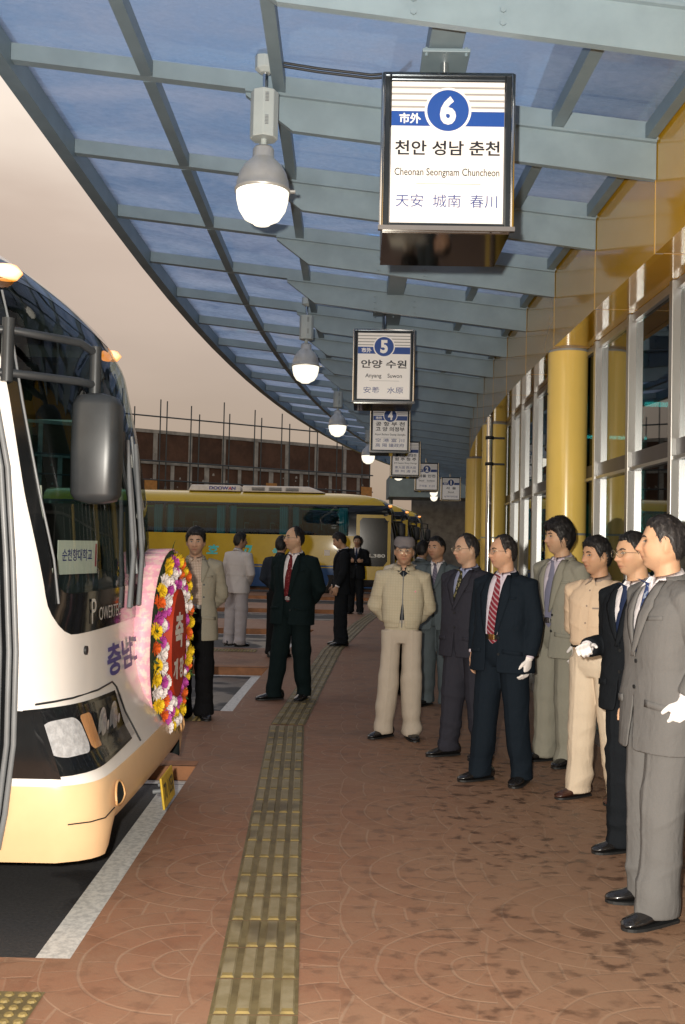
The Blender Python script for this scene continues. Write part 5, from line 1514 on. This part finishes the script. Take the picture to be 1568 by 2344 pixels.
            pl_ = MB(); vs = [ons(px, z, .007) for z in (1.40, 1.36, 1.3, 1.24, 1.18, 1.10, 1.03) for px in (-.016, .016)]; pl_.add(vs, [(2 * j, 2 * j + 1, 2 * j + 3, 2 * j + 2) for j in range(6)], 0, True); pl_.build('placket', shirt, shirto)
            for z in (1.36, 1.26, 1.15):
                p = ons(0, z, .008); MB().tube([p, p - Vector((0, .003, 0))], .006, 8).build('button', collar, shirto)
        if tie:
            tb2 = MB(); pts = [(1.432, .0135), (1.414, .017), (1.400, .013), (1.36, .022), (1.2, .036), (1.05, .041), (.985, .038)]
            if open_ == 0: pts = [p for p in pts if p[0] > vcut - .12]
            L_, R_, C_ = [], [], []
            for z, ww in pts:
                row = []
                for px in (-ww, 0, ww):
                    hit = sbv.ray_cast(Vector((px, -1, z)), Vector((0, 1, 0))); yy = hit[0].y if hit[0] is not None else -.11
                    row.append(Vector((px, min(yy, -.066 if z > 1.38 else yy) - (.014 if z > 1.395 else .008) - (.007 if px == 0 else 0), z)))
                L_.append(row)
            n_ = len(L_); vs = [p for r in L_ for p in r]
            tb2.add(vs, [(3 * i + j, 3 * i + j + 1, 3 * i + j + 4, 3 * i + j + 3) for i in range(n_ - 1) for j in range(2)], 0, True)
            if open_: tb2.add([vs[-3], vs[-2], vs[-1], (vs[-3] + vs[-1]) / 2 + Vector((0, 0, -.045))], [(0, 1, 3), (1, 2, 3)], 0, True)
            tb2.build('tie', tie, P)
    # ---- jacket
    if top in ('suit', 'blouson'):
        jm = MB(); zh = hem or .76
        if top == 'suit':
            prof = torso(1.06, zh, flare=.014)
            if open_: prof = torso(1.07, zh, flare=.022)
        else: prof = [(zh, .180, .130, 0), (zh + .03, .185, .135, 0), (zh + .075, .208, .152, 0), (1.1, .212, .150, 0), (1.22, .215, .146, 0), (1.31, .218, .134, .004), (1.378, .20, .110, .01), (1.42, .135, .085, .016), (1.443, .085, .073, .018)]
        jm.loft([ring(z, a * G, b * G + bel(z) * 1.02, yo - bel(z) * .68) for z, a, b, yo in prof])
        kk = 1.0 if top == 'suit' else 1.03
        for S, Ee, Ww, hd, nn, ts in AR:
            dd = (Ww - Ee).normalized()
            jm.tube([S - Vector((math.copysign(.06, S.x), 0, -.012)), S + Vector((math.copysign(.006, S.x), 0, .004)), S.lerp(Ee, .5), Ee, Ee.lerp(Ww, .5), Ww - dd * .022], [.066 * kk, .073 * kk, .068 * kk, .062 * kk, .056 * kk, .049 * (kk if top == 'suit' else .85)], 20)
        me = voxel(jm, vox * 1.1, 5); Pv, N = mv(me), mn(me)
        arm_w = ss(.17 * G, .23 * G, np.abs(Pv[:, 0])); el = np.zeros(len(Pv))
        for S, Ee, Ww, *_ in AR: el += np.exp(-(np.linalg.norm(Pv - np.array(Ee), axis=1) / .10) ** 2)
        a = fold_noise(Pv, rseed + 20, (7, 7, 3.0)) * .009 + fold_noise(Pv, rseed + 21, (13, 13, 22)) * (.012 * np.clip(el, 0, 1) + .005 * arm_w) + fold_noise(Pv, rseed + 22, (16, 16, 8)) * .003 + creases(Pv, rseed + 30, (5, 5, 9)) * (.010 + .014 * np.clip(el, 0, 1))
        if top == 'blouson': a += fold_noise(Pv, rseed + 23, (13, 13, 5)) * .007 + np.exp(-((Pv[:, 2] - zh - .05) / .03) ** 2) * fold_noise(Pv, rseed + 24, (26, 26, 2)) * .007
        setv(me, Pv + N * a[:, None])
        zt = 1.445
        def vw(z):
            if z < vcut: return open_ * .9 + .012 * (vcut - z) if open_ else (0 if z > vcut - .16 else (vcut - .16 - z) * .10)
            t = (z - vcut) / (zt - vcut); return open_ + (.074 - open_) * t ** .85
        jbv = bvh(me)
        cut(me, lambda c_: c_.y < -.02 and abs(c_.x) < vw(c_.z) and (c_.z < 1.5))
        # drop the jacket's bottom lid and the sleeve ends
        cut(me, lambda c_: c_.z < zh + .004)
        jo = link(me, 'jacket', jacket, P)
        so_ = jo.modifiers.new('thickness', 'SOLIDIFY'); so_.thickness = .006; so_.offset = -1
        def onj(px, z, off):
            hit = jbv.ray_cast(Vector((px, -1, z)), Vector((0, 1, 0)))
            yy = hit[0].y if hit[0] is not None and hit[0].y < .03 else -.075
            return Vector((px, yy - off, z))
        lp = MB()
        if top == 'suit':
            zl = [vcut + (1.425 - vcut) * i / 12 for i in range(13)]
            for s in (-1, 1):
                vs = []
                for i, z in enumerate(zl):
                    t = i / 12; lw = .012 + .062 * (t / .72) ** .8 if t < .72 else .074 - .05 * ((t - .72) / .28)
                    if .70 < t < .80: lw *= .82
                    e0 = vw(z) - .015
                    for q in range(4): vs.append(onj(s * (e0 + lw * q / 3), z, .010 - .003 * (q == 3) + .003 * (q == 1)))
                lp.add(vs, [(4 * i + j, 4 * i + j + 1, 4 * i + j + 5, 4 * i + j + 4) for i in range(12) for j in range(3)], 0, True)
            nC = 24; r0, r1, r2 = [], [], []
            for i in range(nC + 1):
                t = math.pi * (-.22 + 1.44 * i / nC); cs, sn = math.cos(t), math.sin(t)
                r0.append((.074 * cs, .020 + .070 * sn, 1.448 + .014 * sn)); r1.append((.082 * cs, .022 + .078 * sn, 1.450 + .012 * sn)); r2.append((.102 * cs, .024 + .096 * sn, 1.408 + .012 * sn))
            w = nC + 1
            lp.add(r0 + r1 + r2, [(i, i + 1, i + 1 + w, i + w) for i in range(nC)] + [(i + w, i + 1 + w, i + 1 + 2 * w, i + 2 * w) for i in range(nC)], 0, True)
            lo = lp.build('lapel', jacket, jo); mod = lo.modifiers.new('thickness', 'SOLIDIFY'); mod.thickness = .005; mod.offset = 1
            # pockets and buttons
            for s in (-1, 1):
                pk = MB()
                vs = [onj(s * (.085 + .13 * q / 5) * G, zz2 - .012 * q / 5, .004) for zz2 in (.925, .895) for q in range(6)]
                pk.add(vs, [(j, j + 1, j + 7, j + 6) for j in range(5)], 0, True)
                po_ = pk.build('pocket', jacket, jo); mod = po_.modifiers.new('thickness', 'SOLIDIFY'); mod.thickness = .004; mod.offset = 1
            pk = MB()
            vs = [onj(.075 + .085 * q / 4, zz2 + .008 * q / 4, .004) for zz2 in (1.275, 1.257) for q in range(5)]
            pk.add(vs, [(j, j + 1, j + 6, j + 5) for j in range(4)], 0, True)
            po_ = pk.build('pocket', jacket, jo); mod = po_.modifiers.new('thickness', 'SOLIDIFY'); mod.thickness = .004; mod.offset = 1
            for z in (vcut - .02, vcut - .13):
                p = onj(.012 + open_, z, .004); MB().tube([p, p - Vector((0, .004, 0))], .009, 10).build('button', M['black'], jo)
        else:
            nC = 28; r0, r1, r2 = [], [], []
            for i in range(nC + 1):
                t = math.pi * 2 * (i / nC) * .90 - math.pi / 2 + math.pi * .10; cs, sn = math.cos(t), math.sin(t)
                r0.append((.076 * cs, .020 + .072 * sn, 1.435 + .012 * sn)); r1.append((.072 * cs, .020 + .068 * sn, 1.475 + .016 * sn)); r2.append((.100 * cs, .020 + .094 * sn, 1.428 + .014 * sn))
            w = nC + 1
            lp.add(r0 + r1 + r2, [(i, i + 1, i + 1 + w, i + w) for i in range(nC)] + [(i + w, i + 1 + w, i + 1 + 2 * w, i + 2 * w) for i in range(nC)], 0, True)
            for s, idx in ((1, 0), (-1, nC)):
                lp.add([Vector(r1[idx]), Vector(r2[idx]), Vector((s * .055, -.098, 1.385)), Vector((s * .018, -.080, 1.41))], [(0, 1, 2, 3)], 0, True)
            lo = lp.build('collar', jacket, jo); mod = lo.modifiers.new('thickness', 'SOLIDIFY'); mod.thickness = .005
            z_ = MB(); pts = [onj(0, z, .003) for z in [zh + .01 + (1.40 - zh - .01) * i / 16 for i in range(17)]]; z_.tube(pts, .004, 6); z_.tube([pts[-2] - Vector((0, .006, 0)), pts[-2] - Vector((0, .008, .035))], .005, 6)
            z_.build('zip', M['grey'], jo)
            bd = MB(); r0 = ring(zh - .012, .176 * G, .128 * G, 0, .85, 48); r1 = ring(zh + .045, .190 * G, .140 * G, 0, .85, 48)
            bd.add(r0 + r1, [(i, (i + 1) % 48, (i + 1) % 48 + 48, i + 48) for i in range(48)], 0, True); bd.build('waistband', jacket, jo)
            p = onj(.105, 1.245, .004); MB().tube([p, p - Vector((0, .003, 0))], .008, 8).build('emblem', M['letterred'], jo)
    return P

BLK_BELT = pbr('belt_leather', (.010, .010, .010), .3)
GOLD = pbr('gold_buckle', (.75, .55, .22), .2, 1)
F_ = {
 'grey': fabric('grey_wool', (.125, .122, .120)), 'black': fabric('black_wool', (.010, .012, .015)), 'navy': fabric('navy_wool', (.009, .014, .021)),
 'char': fabric('charcoal_wool', (.030, .030, .040)), 'ltgrey': fabric('pale_grey_wool', (.255, .245, .20)), 'bluegrey': fabric('blue_grey_wool', (.085, .105, .115)),
 'beigej': fabric('oatmeal_tweed', (.29, .265, .205), weave=.5, scale=180), 'bottle': fabric('dark_green_wool', (.006, .012, .013)),
 'trblack': fabric('black_trouser_cloth', (.008, .008, .009)), 'trwhite': fabric('pale_slacks', (.36, .34, .36)), 'trbeige': fabric('stone_slacks', (.44, .38, .31)), 'trcream': fabric('cream_chinos', (.62, .52, .40)),
 'white': fabric('white_shirting', (.74, .70, .72), weave=.05), 'lav': fabric('lavender_shirting', (.62, .56, .64), weave=.05), 'blue': fabric('pale_blue_shirting', (.30, .33, .48), weave=.05), 'cream': fabric('cream_shirting', (.58, .52, .42), weave=.08),
 'polo': fabric('beige_polo_cotton', (.60, .46, .33), weave=.12), 'linen': fabric('pale_linen', (.46, .44, .44), weave=.2),
 'check': fabric('checked_shirting', (.60, .48, .38), pat=pat_check((.16, .09, .07), .014, .22, .75)),
 'blouson': fabric('beige_check_blouson', (.46, .41, .30), pat=pat_check((.36, .31, .22), .022, .3, .28)), 'cap': fabric('grey_cap_wool', (.17, .155, .16)),
 'pologrey': fabric('grey_knit_collar', (.26, .21, .18)),
 'vest': fabric('navy_vest', (.020, .025, .035)),
 'tred': fabric('red_tie_silk', (.115, .012, .016), .5, pat=pat_dots((.32, .10, .09), 90)), 'tstripe': fabric('striped_tie_silk', (.18, .022, .035), .5, pat=pat_stripe((.33, .22, .25), .035, .35)),
 'tgrey': fabric('grey_tie_silk', (.15, .14, .19), .5, pat=pat_stripe((.10, .09, .13), .03, .4)), 'tdark': fabric('dark_patterned_tie', (.03, .03, .018), .5, pat=pat_dots((.26, .23, .12), 60, .55)),
 'tblue': fabric('blue_patterned_tie', (.035, .055, .15), .5, pat=pat_dots((.25, .30, .40), 70, .57)), 'tlav': fabric('lavender_tie_silk', (.20, .20, .28), .5), 'tnavy': fabric('navy_tie_silk', (.02, .03, .07), .5),
}
# rz > 0 turns the figure towards +x (right), rz < 0 towards -x (left, the coach)
person('man in grey suit, white shirt and blue tie, largest and nearest at the right edge', 1.44, 4.55, R(-76), 1.745, 1.06, skinc=(.58, .36, .23), hair='grey', style='short', hyaw=-26, hpitch=-4,
       arms=('down', 'pocket'), jacket=F_['grey'], vcut=1.10, shirt=F_['white'], tie=F_['tblue'], trousers=F_['grey'], gloves=(0, .9), feet=((.12, .0, 10), (.12, -.10, 14)), vox=.0055, hem=.70, tilt=0)
person('man in black suit holding up a white gloved fist, half hidden behind the nearest man', 1.57, 5.36, R(-58), 1.69, 1.02, skinc=(.56, .35, .22), style='short', hyaw=-15,
       arms=('fore', 'down'), jacket=F_['black'], vcut=1.10, shirt=F_['white'], tie=F_['tnavy'], trousers=F_['black'], glasses=True, gloves=(1.0, 0), vox=.0065)
person('man in beige polo shirt, black belt, cream trousers and brown shoes', 1.66, 6.56, R(-46), 1.665, 1.06, .012, skinc=(.50, .30, .19), style='normal', hyaw=-22,
       arms=('behind', 'behind'), top='shirt', shirt=F_['polo'], collar=F_['pologrey'], pocket=True, trousers=F_['trcream'], belt=BLK_BELT, shoes=SHOEBRN, feet=((.11, -.05, 14), (.12, .05, 10)), vox=.0065)
person('tall long haired man in pale grey suit and lavender tie, before the yellow column', 1.62, 7.62, R(-54), 1.80, .98, skinc=(.54, .35, .23), style='long', hyaw=-22,
       arms=('behind', 'down'), jacket=F_['ltgrey'], vcut=1.06, open_=.035, shirt=F_['lav'], tie=F_['tlav'], trousers=F_['ltgrey'], belt=BLK_BELT, gloves=(0, .4), vox=.007, hem=.74)
person('man with spectacles in open navy suit, striped red tie and one white glove hanging down', 1.11, 6.98, R(-40), 1.675, 1.08, .02, skinc=(.56, .34, .23), hair='grey', style='reced', hyaw=-32,
       arms=('down', 'down'), jacket=F_['navy'], vcut=1.02, open_=.05, shirt=F_['lav'], tie=F_['tstripe'], trousers=F_['navy'], belt=BLK_BELT, buckle=GOLD, glasses=True, gloves=(0, .5), feet=((.12, -.06, 22), (.13, .04, 12)), vox=.0065)
person('balding man with spectacles in charcoal suit, pale blue shirt and dark patterned tie', .97, 7.78, R(-46), 1.685, 1.08, .02, skinc=(.52, .34, .24), hair='grey', style='reced', hyaw=-20,
       arms=('behind', 'behind'), jacket=F_['char'], vcut=1.12, shirt=F_['blue'], tie=F_['tdark'], trousers=F_['char'], glasses=True, feet=((.11, -.08, 20), (.11, .05, 10)), vox=.007)
person('old man in flat grey cap, spectacles, beige zipped blouson and stone slacks', .50, 8.48, R(-4), 1.66, .90, skinc=(.50, .31, .21), hair='grey', style='short', hyaw=0, hpitch=2,
       arms=('behind', 'behind'), top='blouson', jacket=F_['blouson'], vcut=1.36, open_=0, shirt=F_['vest'], trousers=F_['trbeige'], glasses=True, cap=F_['cap'], feet=((.11, -.01, 40), (.10, -.02, 14)), vox=.0065, hem=.93)
person('man in blue grey suit with grey tie, right behind the old man in a cap', .97, 10.2, R(-20), 1.685, .98, skinc=(.45, .27, .18), style='short', hyaw=-18,
       arms=('behind', 'behind'), jacket=F_['bluegrey'], vcut=1.16, shirt=F_['white'], tie=F_['tgrey'], trousers=F_['bluegrey'], vox=.008)
person('balding man in dark suit and red tie, hands behind him, beside the guiding strip', -.50, 10.4, R(-24), 1.755, 1.07, .005, skinc=(.52, .34, .23), style='bald', hyaw=-38, hpitch=-3,
       arms=('behind', 'behind'), jacket=F_['bottle'], vcut=1.02, open_=.035, shirt=F_['white'], tie=F_['tred'], trousers=F_['bottle'], belt=BLK_BELT, glasses=True, feet=((.12, -.10, 40), (.11, .06, 6)), vox=.0065, hem=.74)
person('man in oatmeal jacket, checked shirt and black trousers behind the flower wreath', -1.31, 9.2, R(4), 1.705, 1.0, skinc=(.47, .30, .21), style='normal', hyaw=-2, hpitch=4,
       arms=('behind', 'behind'), jacket=F_['beigej'], vcut=1.22, open_=.075, shirt=F_['check'], trousers=F_['trblack'], belt=BLK_BELT, vox=.0065, hem=.70)
person('man in white shirt and pale slacks seen from behind on the kerb island', -1.60, 15.55, R(150), 1.72, 1.04, skinc=(.36, .22, .15), style='normal', hyaw=-38,
       arms=('front', 'down'), top='shirt', shirt=F_['linen'], trousers=F_['trwhite'], tuck=False, vox=.009)
person('man in navy waistcoat seen from behind, mostly hidden by the balding man', -.86, 14.2, R(172), 1.67, 1.02, skinc=(.40, .25, .17), style='normal', hyaw=-20,
       arms=('down', 'front'), top='shirt', shirt=F_['vest'], trousers=F_['trblack'], vox=.010)
person('young man in black suit looking down in profile, standing where the guiding strip bends', .0, 15.95, R(-82), 1.775, .97, skinc=(.46, .29, .20), style='normal', hyaw=-6, hpitch=20,
       arms=('downin', 'downin'), jacket=F_['black'], vcut=1.12, shirt=F_['white'], tie=F_['tnavy'], trousers=F_['black'], vox=.009)
person('man in black suit with arms crossed, smallest and farthest, before the coach door', .33, 23.2, R(-8), 1.77, 1.0, skinc=(.42, .27, .19), style='normal', glasses=True,
       arms=('cross', 'cross'), jacket=F_['black'], vcut=1.14, shirt=F_['white'], tie=F_['tnavy'], trousers=F_['black'], vox=.011)
person('man in cream shirt turned away, peeping out behind the old man in a cap', .68, 10.9, R(150), 1.66, 1.0, skinc=(.36, .21, .14), style='normal', hyaw=0,
       arms=('front', 'front'), top='shirt', shirt=F_['cream'], trousers=F_['trblack'], vox=.009)
person('man in blue grey jacket seen from behind, far off beside the row', 1.12, 14.2, R(128), 1.64, 1.0, skinc=(.40, .25, .17), style='normal', hyaw=10,
       arms=('down', 'down'), jacket=F_['bluegrey'], vcut=1.14, shirt=F_['white'], trousers=F_['bluegrey'], vox=.010)
